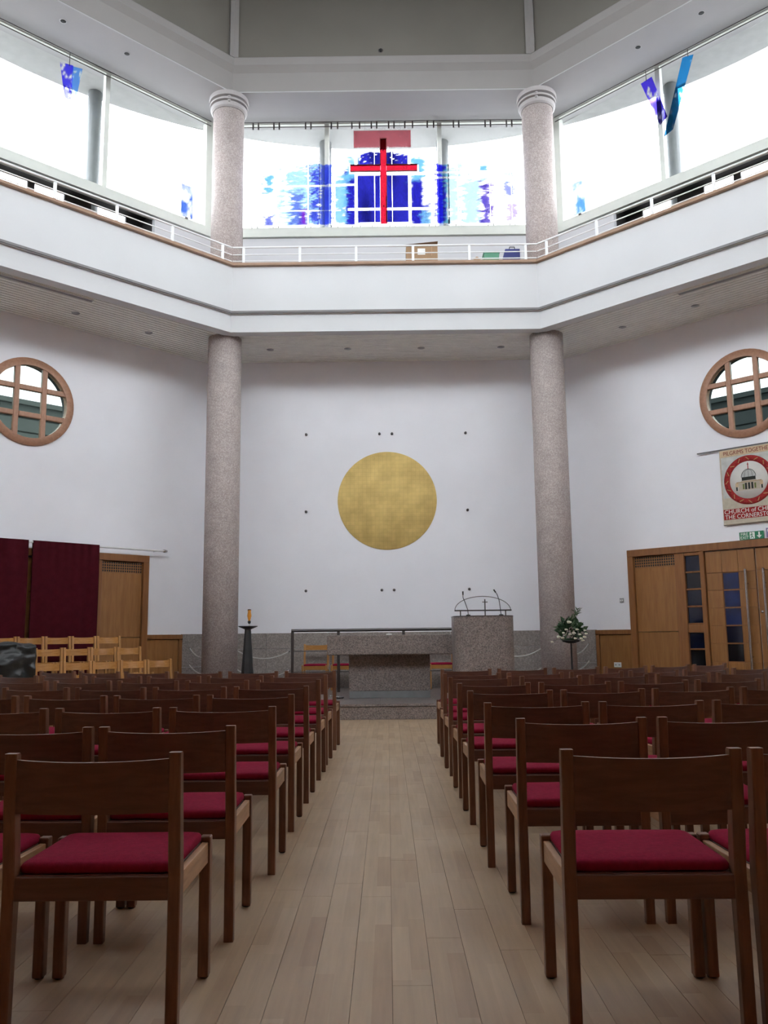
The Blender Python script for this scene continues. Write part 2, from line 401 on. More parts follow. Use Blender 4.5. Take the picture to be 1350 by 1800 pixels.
for k, (sd, deg) in enumerate(SIDES.items()):
    M = side_mat(deg); diag = sd in ('front_left', 'front_right')
    if diag:
        m = wall_with_round_hole(0, 6.95, 5.0, .70); u = MB()
        u.sideprism([(RW, 6.95), (RW+WT, 6.95), (RW+WT, 8.2), (RW, 8.2)])
        u.sideprism([(RW, 8.2), (RW+WT, 8.2), (RW+WT, ZSILL), (RW, ZSILL)], None, OPEN_A[0])
        u.sideprism([(RW, 8.2), (RW+WT, 8.2), (RW+WT, ZSILL), (RW, ZSILL)], OPEN_A[1], None)
    else:
        m = MB().sideprism([(RW, 0), (RW+WT, 0), (RW+WT, 6.95), (RW, 6.95)])
        u = MB().sideprism([(RW, 6.95), (RW+WT, 6.95), (RW+WT, ZSILL), (RW, ZSILL)])
    wl = struct(m.build('wall_'+sd, 'plaster', None, M), 'white plaster wall of the octagon')
    struct(u.build('wall_upper_'+sd, 'gallery_plaster', None, M), 'plaster wall behind the gallery')
    if sd.startswith('rear'):
        for j in range(6):
            a = -T8*RW+.05+j*(2*T8*RW-.1)/6
            MB().cbox((a+.004, RW-.05, 0), (a+(2*T8*RW-.1)/6-.004, RW, 6.3), .004).build('added_timber_panel', 'door_wood', wl)  # unseen rear panelling, added to keep bounced light off the chair backs
    if sd == 'front': wall_front = wl
    if sd == 'front_left': wall_fl = wl
    if sd == 'front_right': wall_fr = wl

# gallery: floor slab, parapet (two steps, a grey strip coloured as groove shade), soffit
for k, (sd, deg) in enumerate(SIDES.items()):
    M = side_mat(deg)
    vis = sd in ('front', 'front_left', 'front_right', 'left', 'right')
    g = MB()
    g.sideprism([(6.50, ZS-.03), (6.70, ZS-.03), (6.70, 7.56), (6.43, 7.56), (6.43, 6.745), (6.50, 6.715)])
    struct(g.build('wall_gallery_'+sd, 'parapet_plaster_dim', None, M), 'white gallery parapet')
    struct(MB().sideprism([(6.425, 6.715), (6.45, 6.715), (6.45, 6.75), (6.425, 6.75)]).build('trim_%d' % (k+1), 'groove_grey', None, M), 'grey strip coloured as groove shade along the parapet')
    struct(MB().sideprism([(6.36, 7.56), (6.74, 7.56), (6.74, 7.605), (6.36, 7.605)]).build('trim_%d' % (k+11), 'timber_cap', None, M), 'brown timber capping on the parapet')
    struct(MB().sideprism([(6.70, 6.50), (RW, 6.50), (RW, 6.95), (6.70, 6.95)]).build('floor_gallery_'+sd, 'slat_backing', None, M), 'gallery floor slab')
    sl = MB(); r = 6.71
    while r < RW-.02:
        a = -T8*r; sl.sideprism([(r, ZS), (r+.072, ZS), (r+.072, ZS+.018), (r, ZS+.018)]); r += .0925
    ce = struct(MB().sideprism([(6.70, ZS+.035), (RW, ZS+.035), (RW, 6.5), (6.70, 6.5)]).build('ceiling', 'slat_backing', None, M), 'soffit under the gallery')
    tag(sl.build('slats', 'slat_metal', ce), kind='stuff')

# ring beam, upper ceiling and drum
for k, (sd, deg) in enumerate(SIDES.items()):
    M = side_mat(deg)
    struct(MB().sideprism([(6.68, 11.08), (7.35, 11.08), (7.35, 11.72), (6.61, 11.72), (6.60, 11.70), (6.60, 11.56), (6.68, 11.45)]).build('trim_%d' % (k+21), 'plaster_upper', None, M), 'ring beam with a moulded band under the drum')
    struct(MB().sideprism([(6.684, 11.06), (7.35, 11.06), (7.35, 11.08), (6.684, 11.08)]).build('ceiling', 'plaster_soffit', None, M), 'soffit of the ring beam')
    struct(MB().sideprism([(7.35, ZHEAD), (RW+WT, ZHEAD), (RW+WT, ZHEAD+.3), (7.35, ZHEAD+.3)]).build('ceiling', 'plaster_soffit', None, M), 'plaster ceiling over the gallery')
    dr = struct(MB().sideprism([(6.66, 11.70), (6.96, 11.70), (6.96, 15.0), (6.66, 15.0)]).build('wall_drum_'+sd, 'drum_plaster', None, M), 'plaster face of the drum, shade in its grey colour')
    ribw = .085
    for sgn in (-1, 1):
        rb = MB().prism([(sgn*(T8*6.60), 6.60), (sgn*(T8*6.60-ribw), 6.60), (sgn*(T8*6.66-ribw), 6.66), (sgn*T8*6.66, 6.66)], 11.72, 15.0)
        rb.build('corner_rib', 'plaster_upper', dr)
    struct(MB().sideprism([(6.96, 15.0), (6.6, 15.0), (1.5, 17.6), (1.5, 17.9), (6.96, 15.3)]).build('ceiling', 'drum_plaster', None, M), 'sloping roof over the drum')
    struct(MB().sideprism([(0.02, 17.75), (1.5, 17.75), (1.5, 17.77), (.02, 17.77)]).build('window_%d' % (k+31), 'glass', None, M), 'lantern glazing at the crown')
# eaves outside: octagon inside, round outer edge
ev = MB(); NSEG = 96; vs = []; fs = []
for k in range(NSEG):
    a = 2*PI*k/NSEG; loc = (a+PI/8) % (PI/4)-PI/8
    ri = (RW+WT-.02)/math.cos(loc); ro = 9.25
    for r, z in ((ri, ZHEAD), (ro, ZHEAD-.03), (ro, ZHEAD+.25), (ri, ZHEAD+.3)): vs.append((r*math.sin(a), CY+r*math.cos(a), z))
for k in range(NSEG):
    k2 = (k+1) % NSEG
    for i in range(4): fs.append((k*4+i, k*4+(i+1) % 4, k2*4+(i+1) % 4, k2*4+i))
struct(ev.add(vs, fs).build('roof_eaves', 'eaves_paint', None), 'round overhanging eaves outside the windows')
gp = MB().prism([(60*math.sin(2*PI*k/32), CY+60*math.cos(2*PI*k/32)) for k in range(32)][::-1], -.4, -.22)
struct(gp.build('ground', 'paving'), 'paving outside the church')

# ------------------------------------------------------------------ upper windows
def window(sd, deg, n):
    M = side_mat(deg); e = empty('window_%d' % n, M @ Matrix.Translation((0, RW, ZSILL))); e['kind'] = 'structure'
    e['label'] = 'tall clerestory window in the %s wall above the gallery' % sd.replace('_', ' ')
    D = Matrix.Translation((0, -RW, -ZSILL)); h = T8*RW
    def part(name, mat, mb): return mb.build(name, mat, e, D)
    part('sill', 'frame_paint', MB().sideprism([(RW-.06, ZSILL+.01), (RW+.12, ZSILL), (RW+.12, ZSILL+.2), (RW-.06, ZSILL+.2)]))
    part('head', 'frame_paint', MB().sideprism([(RW+.02, ZHEAD-.04), (RW+.10, ZHEAD-.04), (RW+.10, ZHEAD+.01), (RW+.02, ZHEAD+.01)]))
    for s in (-1, 1):
        x = s*(h-.0)
        part('jamb', 'frame_paint', MB().box((s*(h-.16), RW+.02, ZSILL+.2), (s*(h+.12), RW+.16, ZHEAD-.04)))
        part('mullion', 'frame_paint', MB().box((s*h/3-.045, RW+.02, ZSILL+.2), (s*h/3+.045, RW+.12, ZHEAD-.04)))
    for i in range(3):
        x0 = -h+2*h/3*i+.04; x1 = x0+2*h/3-.08
        part('pane', 'glass', MB().box((x0, RW+.06, ZSILL+.18), (x1, RW+.068, ZHEAD-.03)))
    if sd in ('front', 'front_left', 'front_right'):
        for z in (ZHEAD-.055, ZHEAD-.155):
            part('hanging_rod', 'dark_steel', MB().tube([(-h+.12, RW-.07, z), (h-.12, RW-.07, z)], .010, 6))
    return e
for k, (sd, deg) in enumerate(SIDES.items()): window(sd, deg, k+1)

# exterior columns outside the glass carry the eaves
def col_outside(deg, a, lab):
    M = side_mat(deg); p = M @ Vector((a, 9.0, 0))
    e = MB().lathe([(0, -.22), (.13, -.22), (.13, 11.47), (0, 11.47)], 16)
    o = e.build('outdoor_column', 'outer_pale', None, Matrix.Translation(p)); tag(o, lab, 'column', 'outdoor columns under the eaves')
col_outside(0, -1.22, 'grey outdoor column behind the painted glass, left of the red cross')
col_outside(0, 1.25, 'grey outdoor column behind the painted glass, right of the red cross')
col_outside(-45, 1.23, 'grey outdoor column beyond the mullion of the left clerestory window')
col_outside(45, -1.23, 'grey outdoor column beyond the mullion of the right clerestory window')

# low opening behind the gallery in the diagonal bays: dark lobby with a row of small windows
def lobby(sd, deg, s, n):
    M = side_mat(deg)
    e = empty('wall_lobby_'+sd, M @ Matrix.Translation((0, RW+WT, 8.2))); e['kind'] = 'structure'; e['label'] = 'dark low lobby behind the gallery opening'
    D = Matrix.Translation((0, -RW-WT, -8.2)); A0, A1 = OPEN_A
    R0, R1 = RW+.10, 8.75
    P = lambda nm, mat, a, b: bx(nm, mat, a, b, e, 0, D)
    P('lobby_floor', 'dark_room', (A0, RW+.02, 8.205), (A1, R1, 8.23)); 
    P('lobby_end', 'dark_room', (A0-.05, R0, 8.16), (A0, R1, 9.12)); P('lobby_end', 'dark_room', (A1, R0, 8.16), (A1+.05, R1, 9.12))
    P('lobby_ceiling', 'dark_room', (A0-.05, R0, 9.10), (A1+.05, R1+.05, 9.16))
    wins = [(1.60, 2.30), (2.80, 3.34), (3.46, 3.99), (4.30, 4.9), (5.05, 5.5)]
    wins = sorted([tuple(sorted((s*(3.425-b)*-1 if False else (-s*(3.425-q)) for q in (a, b)))) for a, b in wins])
    z0, z1 = 8.86, 9.085; x = A0
    for a, b in wins:
        P('lobby_wall', 'dark_room', (x, R1, 8.2), (a, R1+.05, 9.12)); 
        P('lobby_wall', 'dark_room', (a, R1, 8.2), (b, R1+.05, z0)); P('lobby_wall', 'dark_room', (a, R1, z1), (b, R1+.05, 9.12))
        P('lobby_pane', 'glass', (a, R1+.02, z0), (b, R1+.026, z1)); x = b
    P('lobby_wall', 'dark_room', (x, R1, 8.2), (A1, R1+.05, 9.12))
lobby('front_left', -45, -1, 1); lobby('front_right', 45, 1, 2)

# ------------------------------------------------------------------ gallery railing, one per bay in view
def gallery_railing(sd, deg, lab):
    M = side_mat(deg); R = 6.47; h = T8*R
    e = empty('gallery_railing', M @ Matrix.Translation((0, R, 7.605))); tag(e, lab, 'railing', 'white railings on the gallery parapet')
    D = Matrix.Translation((0, -R, -7.605))
    for a in (-2.48, -1.49, -.5, .5, 1.49, 2.48):
        bx('post', 'white_paint', (a-.022, R-.012, 7.605), (a+.022, R+.012, 7.93), e, 0, D)
    for z, r in ((7.935, .017), (7.80, .010), (7.68, .010)):
        MB().tube([(-h+.01, R, z), (h-.01, R, z)], r, 8).build('rail', 'white_paint', e, D)
gallery_railing('front', 0, 'white tubular railing on the parapet straight ahead, below the red cross')
gallery_railing('front_left', -45, 'white tubular railing on the parapet of the left diagonal gallery')
gallery_railing('front_right', 45, 'white tubular railing on the parapet of the right diagonal gallery')

# ------------------------------------------------------------------ columns
RC = 6.93
def column(x, y, lab):
    e = empty('round_column', (x, y, 0)); tag(e, lab, 'column', 'round stone columns')
    MB().lathe([(0, 0), (.30, 0), (.298, 3), (.294, ZS+.005), (0, ZS+.005)], 40).build('lower_shaft', 'column_stone', e)
    MB().lathe([(.290, ZS+.03), (.290, 6.5)], 32).build('neck', 'groove_grey', e)
    MB().lathe([(0, 6.95), (.290, 6.95), (.283, 10.78), (0, 10.78)], 40).build('upper_shaft', 'column_stone', e)
    cp = MB().lathe([(.283, 10.765), (.298, 10.765), (.325, 10.79), (.338, 10.835), (.338, 10.85), (.285, 10.852), (.285, 10.893), (.345, 10.895), (.352, 10.922), (.346, 10.93), (.292, 10.932), (.292, 10.972), (.358, 10.975), (.366, 11.01), (.36, 11.06), (0, 11.06)], 40, smooth=False).build('capital', 'cap_white', e)
    for z in (10.845, 10.92):
        d = Vector((0-x, 0-y, 0)).normalized(); q = d*.335
        MB().ico((q.x, q.y, z+.01), .035, 1, (1, 1, .8)).build('boss', 'cap_white', cp)
column(-T8*RC, CY+RC, 'tall speckled stone column beside the candle stand, left of the altar')
column(T8*RC, CY+RC, 'tall speckled stone column behind the white flowers, right of the altar')

# ------------------------------------------------------------------ altar platform
PZ = .21
plat = [(-2.0, 11.93), (2.0, 11.93), (3.25, 13.18), (3.25, 15.84), (-3.25, 15.84), (-3.25, 13.18)]
pf = struct(MB().prism([(x*.99, y+.03 if y < 15 else y) for x, y in plat], 0, PZ-.03).build('floor_altar_platform', 'joint_dark'), 'granite altar platform one step high')
tile = .62; yy = 11.91
def clip_poly(poly, x0, x1, y0, y1):
    def cut(p, f):
        out = []
        for i in range(len(p)):
            a, b = p[i], p[(i+1) % len(p)]; fa, fb = f(a), f(b)
            if fa >= 0: out.append(a)
            if fa*fb < 0:
                t = fa/(fa-fb); out.append((a[0]+(b[0]-a[0])*t, a[1]+(b[1]-a[1])*t))
        return out
    for f in (lambda q: q[0]-x0, lambda q: x1-q[0], lambda q: q[1]-y0, lambda q: y1-q[1]):
        if poly: poly = cut(poly, f)
    return poly
ppoly = [(-2.0, 11.90), (2.0, 11.90), (3.28, 13.18), (3.28, 15.84), (-3.28, 15.84), (-3.28, 13.18)]
x = -3.34
while x < 3.3:
    y = 11.90
    while y < 15.8:
        q = clip_poly(ppoly, x+.002, x+.798, y+(.002 if y > 11.95 else -.02), y+.798)
        if len(q) >= 3: MB().prism(q, PZ-.03, PZ).build('platform_tile', 'granite', pf)
        y += .8
    x += .8
def riser(a, b):
    a, b = Vector(a), Vector(b); L = (b-a).length; d = (b-a)/L; nrm = Vector((d.y, -d.x)); n = max(1, round(L/.8))
    for i in range(n):
        p = a+d*(L*i/n+.002); q = a+d*(L*(i+1)/n-.002); r_ = nrm*.022
        MB().prism([(p.x, p.y), (q.x, q.y), (q.x-nrm.x*.03, q.y-nrm.y*.03), (p.x-nrm.x*.03, p.y-nrm.y*.03)], .002, PZ-.035).build('riser_slab', 'granite', pf)
riser((-2.0, 11.915), (2.0, 11.915)); riser((2.0, 11.915), (3.27, 13.185)); riser((-3.27, 13.185), (-2.0, 11.915))

# ------------------------------------------------------------------ stone dado
def dado(parent, a0, a1, z0, width, rows):
    a = a0
    while a < a1-.01:
        b = min(a+width, a1)
        for (p, q) in rows: MB().cbox((a+.002, RW-.03, p+.002), (b-.002, RW, q-.002), .003).build('stone_panel', 'dado_stone', parent)
        a = b
h = T8*RW
dado(wall_front, -h+.02, h-.02, PZ, 1.137, [(PZ, .93), (.93, 1.215)])
dado(wall_fl, 2.93, h-.02, 0, .48, [(0, .62), (.62, 1.215)])
dado(wall_fr, -h+.02, -2.93, 0, .48, [(0, .62), (.62, 1.215)])

# ------------------------------------------------------------------ round windows
def round_window(M, n, lab):
    e = empty('window_%d' % n, M @ Matrix.Translation((0, RW, 4.28))); e['kind'] = 'structure'; e['label'] = lab
    Z = Matrix.Translation((0, 0, .72))      # local centre of the circle
    X90 = Matrix.Rotation(PI/2, 4, 'X')
    MB().lathe([(.61, .05), (.725, .05), (.735, .03), (.735, -.0), (.695, -.0), (.695, -.06), (.61, -.06), (.61, .05)], 56).build('round_frame', 'window_wood', e, Z @ X90)
    MB().lathe([(.698, -.06), (.698, -.30), (.685, -.30), (.685, -.06), (.698, -.06)], 56).build('outer_reveal', 'black', e, Z @ X90)
    for p in (-.225, .225):
        L = math.sqrt(.63**2-p*p)
        MB().cbox((p-.042, -.04, -L), (p+.042, .04, L), .008).build('glazing_bar', 'window_wood', e, Z)
        for q0, q1 in ((-L, -.267), (-.183, .183), (.267, L)):
            MB().cbox((q0, -.04, p-.042), (q1, .04, p+.042), .008).build('glazing_bar', 'window_wood', e, Z)
    g = [-.62, -.225, .225, .62]
    for i in range(3):
        for j in range(3):
            poly = clip_poly([(.62*math.cos(2*PI*k/40), .62*math.sin(2*PI*k/40)) for k in range(40)], g[i], g[i+1], g[j], g[j+1])
            if len(poly) >= 3: MB().prism(poly, -.003, .003).build('pane', 'round_glass', e, Z @ X90)
round_window(FL, 21, 'round timber window with nine panes in the left diagonal wall')
round_window(FR, 22, 'round timber window with nine panes above the banner')

# neighbouring parapets seen through the round windows
def outer_building(deg, mat, lab, top, flag=False):
    M = side_mat(deg); e = empty('neighbouring_building', M @ Matrix.Translation((0, 12.0, -.22))); tag(e, lab, 'building')
    D = Matrix.Translation((0, -12.0, .22))
    bx('wall', mat, (-5, 12.0, -.22), (5, 14.5, top), e, 0, D)
    z = .6
    while z < top-.1:
        bx('cladding_board', mat, (-5, 11.95, z), (5, 12.02, z+.27), e, .01, D); z += .3
    bx('coping', mat, (-5.1, 11.85, top), (5.1, 14.6, top+.1), e, 0, D)
    return e
outer_building(-45, 'outer_grey', 'pale grey building seen through the left round window', 5.95)
outer_building(45, 'outer_dark', 'dark louvred building seen through the right round window', 5.95)
M = FL
e = empty('outdoor_red_sign', M @ Matrix.Translation((.55, 12.4, 6.05))); tag(e, 'red panel on an added mast, seen through the left round window', 'sign')
bx('mast', 'dark_steel', (-.03, -.03, 0), (.03, .03, 1.5), e); bx('sign_panel', 'red_sign', (-.42, -.05, .75), (.03, -.03, 1.5), e, .004)  # mast added to hold up the red panel, which would otherwise float
bx('sign_panel', 'paper_white', (.03, -.05, .75), (.2, -.03, 1.5), e, .004)

# ------------------------------------------------------------------ joinery: doors and panelling on the diagonal walls
def grille(a0, a1, z0, z1, R, parent, D):
    m = MB(); n = 18
    for i in range(n+1):
        x = a0+(a1-a0)*i/n; m.box((x-.006, R-.005, z0), (x+.006, R, z1))
    for j in range(5):
        z = z0+(z1-z0)*j/4; m.box((a0, R-.006, z-.006), (a1, R-.001, z+.006))
    b = bx('grille_backing', 'black', (a0, R, z0), (a1, R+.01, z1), parent, 0, D)
    tag(m.build('grille', 'door_wood', parent, D), kind='stuff')
def doorset(M, n, lab):
    e = empty('door_%d' % n, M @ Matrix.Translation((0, RW, 0))); e['kind'] = 'structure'; e['label'] = lab
    D = Matrix.Translation((0, -RW, 0)); R0 = RW-.07
    P = lambda nm, mat, a0, a1, z0, z1, pr=.05, c=.004, par=e: MB().cbox((a0, RW-pr, z0), (a1, RW, z1), c).build(nm, mat, par, D if par is e else None)
    P('lintel', 'frame_wood', -2.21, 2.21, 2.47, 2.59, .09)
    for s in (-1, 1):
        def S(nm, mat, a0, a1, z0, z1, pr=.05, c=.004):
            a, b = sorted((s*a0, s*a1)); return P(nm, mat, a, b, z0, z1, pr, c)
        S('jamb', 'frame_wood', 2.10, 2.21, 0, 2.47, .09)
        S('panel_backing', 'joint_dark', 1.30, 2.15, 0, 2.47, .015); S('panel_backing', 'joint_dark', 2.15, 2.93, 0, 1.2, .015)
        S('upper_panel', 'door_wood', 1.345, 2.095, 1.165, 2.265, .04)
        a, b = sorted((s*1.345, s*2.095)); grille(a, b, 2.275, 2.46, RW-.03, e, D)
        S('lower_panel', 'door_wood', 1.345, 2.095, .02, 1.155, .04)
        S('dado_panel', 'door_wood', 2.215, 2.855, .02, 1.12, .04)
        S('dado_rail', 'frame_wood', 2.215, 2.93, 1.125, 1.205, .07)
        S('dado_stile', 'frame_wood', 2.86, 2.93, 0, 1.12, .06)
        S('stile', 'frame_wood', 1.17, 1.34, 0, 2.47, .07)
        S('stile', 'frame_wood', .82, .895, 0, 2.47, .09)
        S('sidelight_rail', 'frame_wood', .90, 1.165, 1.14, 1.27, .07)
        S('sidelight_rail', 'frame_wood', .90, 1.165, 2.415, 2.465, .07)
        tones = ['pane_navy', 'pane_black', 'pane_navy', 'pane_navy']
        for i in range(4):
            z0 = 2.41-.285*(i+1); S('sidelight_pane', tones[i], .90, 1.165, z0+.028, z0+.285, .03, .001); S('sidelight_bar', 'frame_wood', .90, 1.165, z0, z0+.027, .055)
        tones = ['pane_navy', 'pane_black', 'pane_black', 'pane_black']
        for i in range(4):
            z0 = 1.135-.28*(i+1); S('sidelight_pane', tones[i], .90, 1.165, z0+.026, z0+.28, .03, .001); S('sidelight_bar', 'frame_wood', .90, 1.165, z0, z0+.025, .055)
        lf = S('leaf', 'frame_wood', .008, .815, .01, 2.46, .03)
        def Lf(nm, mat, a0, a1, z0, z1, pr=.045, c=.002, par=lf):
            a, b = sorted((s*a0, s*a1)); return MB().cbox((a, RW-pr, z0), (a, RW, z1) if False else (b, RW, z1), c).build(nm, mat, par)
        zs = [2.455, 2.10, 1.815, 1.53, 1.245, .96, .665, .38, .02]
        for i in range(8):
            Lf('leaf_board', 'door_wood', .545, .81, zs[i+1]+.003, zs[i]-.003); Lf('leaf_board', 'door_wood', .012, .275, zs[i+1]+.003, zs[i]-.003)
        Lf('leaf_board', 'door_wood', .279, .541, 2.103, 2.452); Lf('leaf_board', 'door_wood', .279, .541, .02, .377); Lf('leaf_board', 'door_wood', .279, .541, .383, .662)
        tn = ['pane_blue', 'pane_blue', 'pane_blue', 'pane_navy', 'pane_black']
        for i in range(5):
            Lf('vision_pane', tn[i], .285, .535, zs[i+2]+.012, zs[i+1]-.012, .036, .001)
            Lf('vision_bar', 'frame_wood', .28, .54, zs[i+2]-.011, zs[i+2]+.011, .044, .001)
        hd = MB().tube([(s*.14, RW-.12, .55), (s*.14, RW-.12, 2.13)], .019, 10).build('pull_handle', 'steel', lf)
        for z in (.75, 1.9): MB().tube([(s*.14, RW-.12, z), (s*.14, RW-.04, z)], .012, 8).build('standoff', 'steel', lf)
        if s == 1: MB().lathe([(0, 0), (.022, 0), (.022, .012), (0, .012)], 14).build('lock_cylinder', 'steel', lf, Matrix.Translation((.06, RW-.05, 1.45)) @ Matrix.Rotation(PI/2, 4, 'X'))
    return e
doorset(FR, 1, 'honey wood double doors with blue vision panes, sidelights and steel pull handles')
doorset(FL, 2, 'honey wood doorway panelling partly behind the dark red curtains')

# ------------------------------------------------------------------ gold disc and wall pins
Yf = CY+RW
gd = MB().lathe([(0, .012), (.935, .012), (.94, .008), (.94, 0)], 96).build('gold_disc', 'gold_leaf', None, Matrix.Translation((0, Yf, 3.685)) @ Matrix.Rotation(PI/2, 4, 'X'))
# object coordinates of the disc lie in its own plane: swap so the leaf grid sits upright
me = gd.data
for v in me.vertices: v.co = (v.co.x, -v.co.z, v.co.y)
me.update(); gd.matrix_world = Matrix.Translation((0, Yf, 3.685))
tag(gd, 'large gold leaf disc on the white front wall', 'wall disc')
pins = [(-1.54, 4.98, 'top left'), (-.135, 4.98, 'top centre, the left of two'), (.105, 4.98, 'top centre, the right of two'), (1.515, 4.98, 'top right'),
        (-1.54, 3.485, 'level with the gold disc, left'), (1.52, 3.485, 'level with the gold disc, right'), (-1.54, 1.99, 'lower left'), (-.12, 1.99, 'below the disc, the left of two'), (.11, 1.99, 'below the disc, the right of two'), (1.515, 1.99, 'lower right, above the lectern')]
for x, z, w_ in pins:
    e = empty('wall_pin', (x, Yf, z)); tag(e, 'small metal pin in the front wall, '+w_, 'wall pin', 'metal pins around the gold disc')
    MB().lathe([(0, .0), (.026, 0), (.026, .006), (0, .006)], 12).build('pin_plate', 'dark_steel', e, Matrix.Rotation(PI/2, 4, 'X'))
    MB().tube([(0, -.003, 0), (0, -.05, 0)], .009, 8).ico((0, -.058, 0), .022, 1).build('pin_knob', 'dark_steel', e)

# ------------------------------------------------------------------ altar
e = empty('altar', (0.005, 13.2, PZ)); tag(e, 'massive speckled granite altar with thick overhanging top slab', 'altar')
MB().cbox((-.93, -.42, .65), (.955, .5, .945), .012).build('altar_slab', 'granite', e)
MB().cbox((-.62, -.13, .105), (.615, .35, .65), .008).build('pedestal', 'granite', e)
MB().cbox((-.62, -.125, 0), (.61, .345, .105), .003).build('plinth', 'plinth_grey', e)
e = empty('altar_paper', (.0, 12.85, PZ+.945)); tag(e, 'small white paper lying on the altar top', 'paper')
MB().cbox((-.045, -.03, 0), (.045, .04, .012), .003).build('sheet', 'paper_white', e); bx('fold', 'paper_white', (-.04, -.02, .012), (.035, .035, .016), e)

# ------------------------------------------------------------------ lectern (curved granite) with desk and microphones
AX, AY = 1.355, 12.40
e = empty('lectern', (AX, AY, PZ)); tag(e, 'curved granite lectern with a clear arched reading desk', 'lectern')
H_ = 1.195
prof = []
for k in range(25):
    a = PI+PI*k/24
    prof.append((.43*math.cos(a), .30*math.sin(a)))
ring = [(x, y-.10) for x, y in prof]+[(.43, .25), (-.43, .25)]
m = MB().prism(ring, 0, H_)
body = m.build('lectern_body', 'granite', e)
for p in body.data.polygons: p.use_smooth = False
MB().prism([(x*1.006, y*1.006) for x, y in ring], H_-.012, H_+.003).build('top_edge', 'dark_steel', e)
dk = MB()
n = 28; arch = [(.40*math.cos(PI*k/n), .205*math.sin(PI*k/n)) for k in range(n+1)]
vs = [(x, -.004, z) for x, z in arch]+[(x, .004, z) for x, z in arch]; L = n+1
dk.add(vs, [tuple(range(L)), tuple(range(2*L-1, L-1, -1))]+[(i, i+L, (i+1) % L+L, (i+1) % L) for i in range(L)])
desk = dk.build('perspex_desk', 'desk_perspex', e, Matrix.Translation((0, -.10, H_+.085)) @ Matrix.Rotation(-.25, 4, 'X'))
MB().tube([(x*1.005, 0, z*1.01) for x, z in arch], .005, 6).build('desk_edge', 'dark_steel', desk)
MB().cbox((-.41, -.14, H_+.072), (.41, -.10, H_+.09), .003).build('desk_bar', 'dark_steel', e)
for s in (-.325, .325): MB().tube([(s, -.12, H_), (s, -.12, H_+.08)], .008, 8).build('desk_leg', 'dark_steel', e)
MB().cbox((.02, -.15, H_), (.036, -.135, H_+.24), .002).build('desk_cross_upright', 'dark_steel', e)
MB().cbox((-.01, -.15, H_+.195), (.066, -.137, H_+.205), .002).build('desk_cross_arm', 'steel', e)
for nm, pts, lab in (('left', [(-.22, -.2, 0), (-.225, -.2, .08), (-.265, -.2, .2), (-.29, -.2, .26), (-.29, -.2, .30)], 'thin black gooseneck microphone on the lectern, nearer the altar'),
                     ('right', [(.25, -.2, 0), (.24, -.2, .1), (.225, -.2, .22), (.20, -.2, .30), (.18, -.2, .33)], 'thin black gooseneck microphone on the lectern, nearer the flowers')):
    q = empty('microphone', (AX, AY, PZ+H_+.003)); tag(q, lab, 'microphone', 'gooseneck microphones on the lectern')
    x0 = pts[0][0]
    MB().lathe([(0, 0), (.035, 0), (.03, .014), (.01, .02), (0, .02)], 14, (x0, -.2)).build('microphone_base', 'black', q)
    MB().tube(pts, .0055, 6).build('gooseneck', 'black', q)
    d = (Vector(pts[-1])-Vector(pts[-2])).normalized(); t0 = Vector(pts[-1])
    MB().tube([t0, t0+d*.05], .010, 8).build('capsule', 'black', q)

# ------------------------------------------------------------------ railing behind the altar
e = empty('altar_railing', (-.28, 14.6, PZ)); tag(e, 'dark metal handrail behind the altar', 'railing')
D = Matrix.Translation((.28, -14.6, -PZ))
MB().tube([(-1.665, 14.6, 1.245), (1.75, 14.6, 1.245)], .026, 10).build('handrail', 'dark_steel', e, D)
for x in (-1.645, -.86, .25, 1.2): MB().cbox((x-.024, 14.58, PZ), (x+.024, 14.62, 1.225), .004).build('rail_post', 'dark_steel', e, D)
for z in (.90, .55): MB().tube([(-1.645, 14.6, z), (1.75, 14.6, z)], .009, 6).build('lower_bar', 'dark_steel', e, D)

# slack barrier ropes between walls, columns and handrail
def rope(p, q, sag, lab):
    p, q = Vector(p), Vector(q); pts = []
    for k in range(13):
        t = k/12; v = p.lerp(q, t); v.z -= sag*4*t*(1-t); pts.append(v)
    c = (p+q)/2; e = empty('barrier_rope', c); tag(e, lab, 'rope', 'white barrier ropes')
    MB().tube([v-c for v in pts], .011, 6).build('rope_line', 'rope_white', e)
    for v in (p, q): MB().ico(v-c, .018, 1).build('rope_hook', 'steel', e)
cxl = T8*RC; cyl = CY+RC
rope((-3.62, 15.56, .96), (-cxl-.2, cyl+.22, .84), .10, 'upper white rope between the left wall and the column')
rope((-3.62, 15.56, .66), (-cxl-.2, cyl+.22, .54), .08, 'lower white rope between the left wall and the column')
rope((-cxl+.27, cyl+.13, .92), (-1.70, 14.6, .90), .13, 'upper white rope between the left column and the handrail')
rope((-cxl+.27, cyl+.13, .60), (-1.70, 14.6, .58), .13, 'lower white rope between the left column and the handrail')
rope((3.62, 15.56, .96), (cxl+.2, cyl+.22, .84), .10, 'upper white rope between the right column and the right wall')
rope((3.62, 15.56, .66), (cxl+.2, cyl+.22, .54), .08, 'lower white rope between the right column and the right wall')
rope((cxl-.27, cyl+.13, .90), (1.79, 14.6, .90), .13, 'upper white rope between the lectern and the right column')
rope((cxl-.27, cyl+.13, .58), (1.79, 14.6, .55), .13, 'lower white rope between the lectern and the right column')

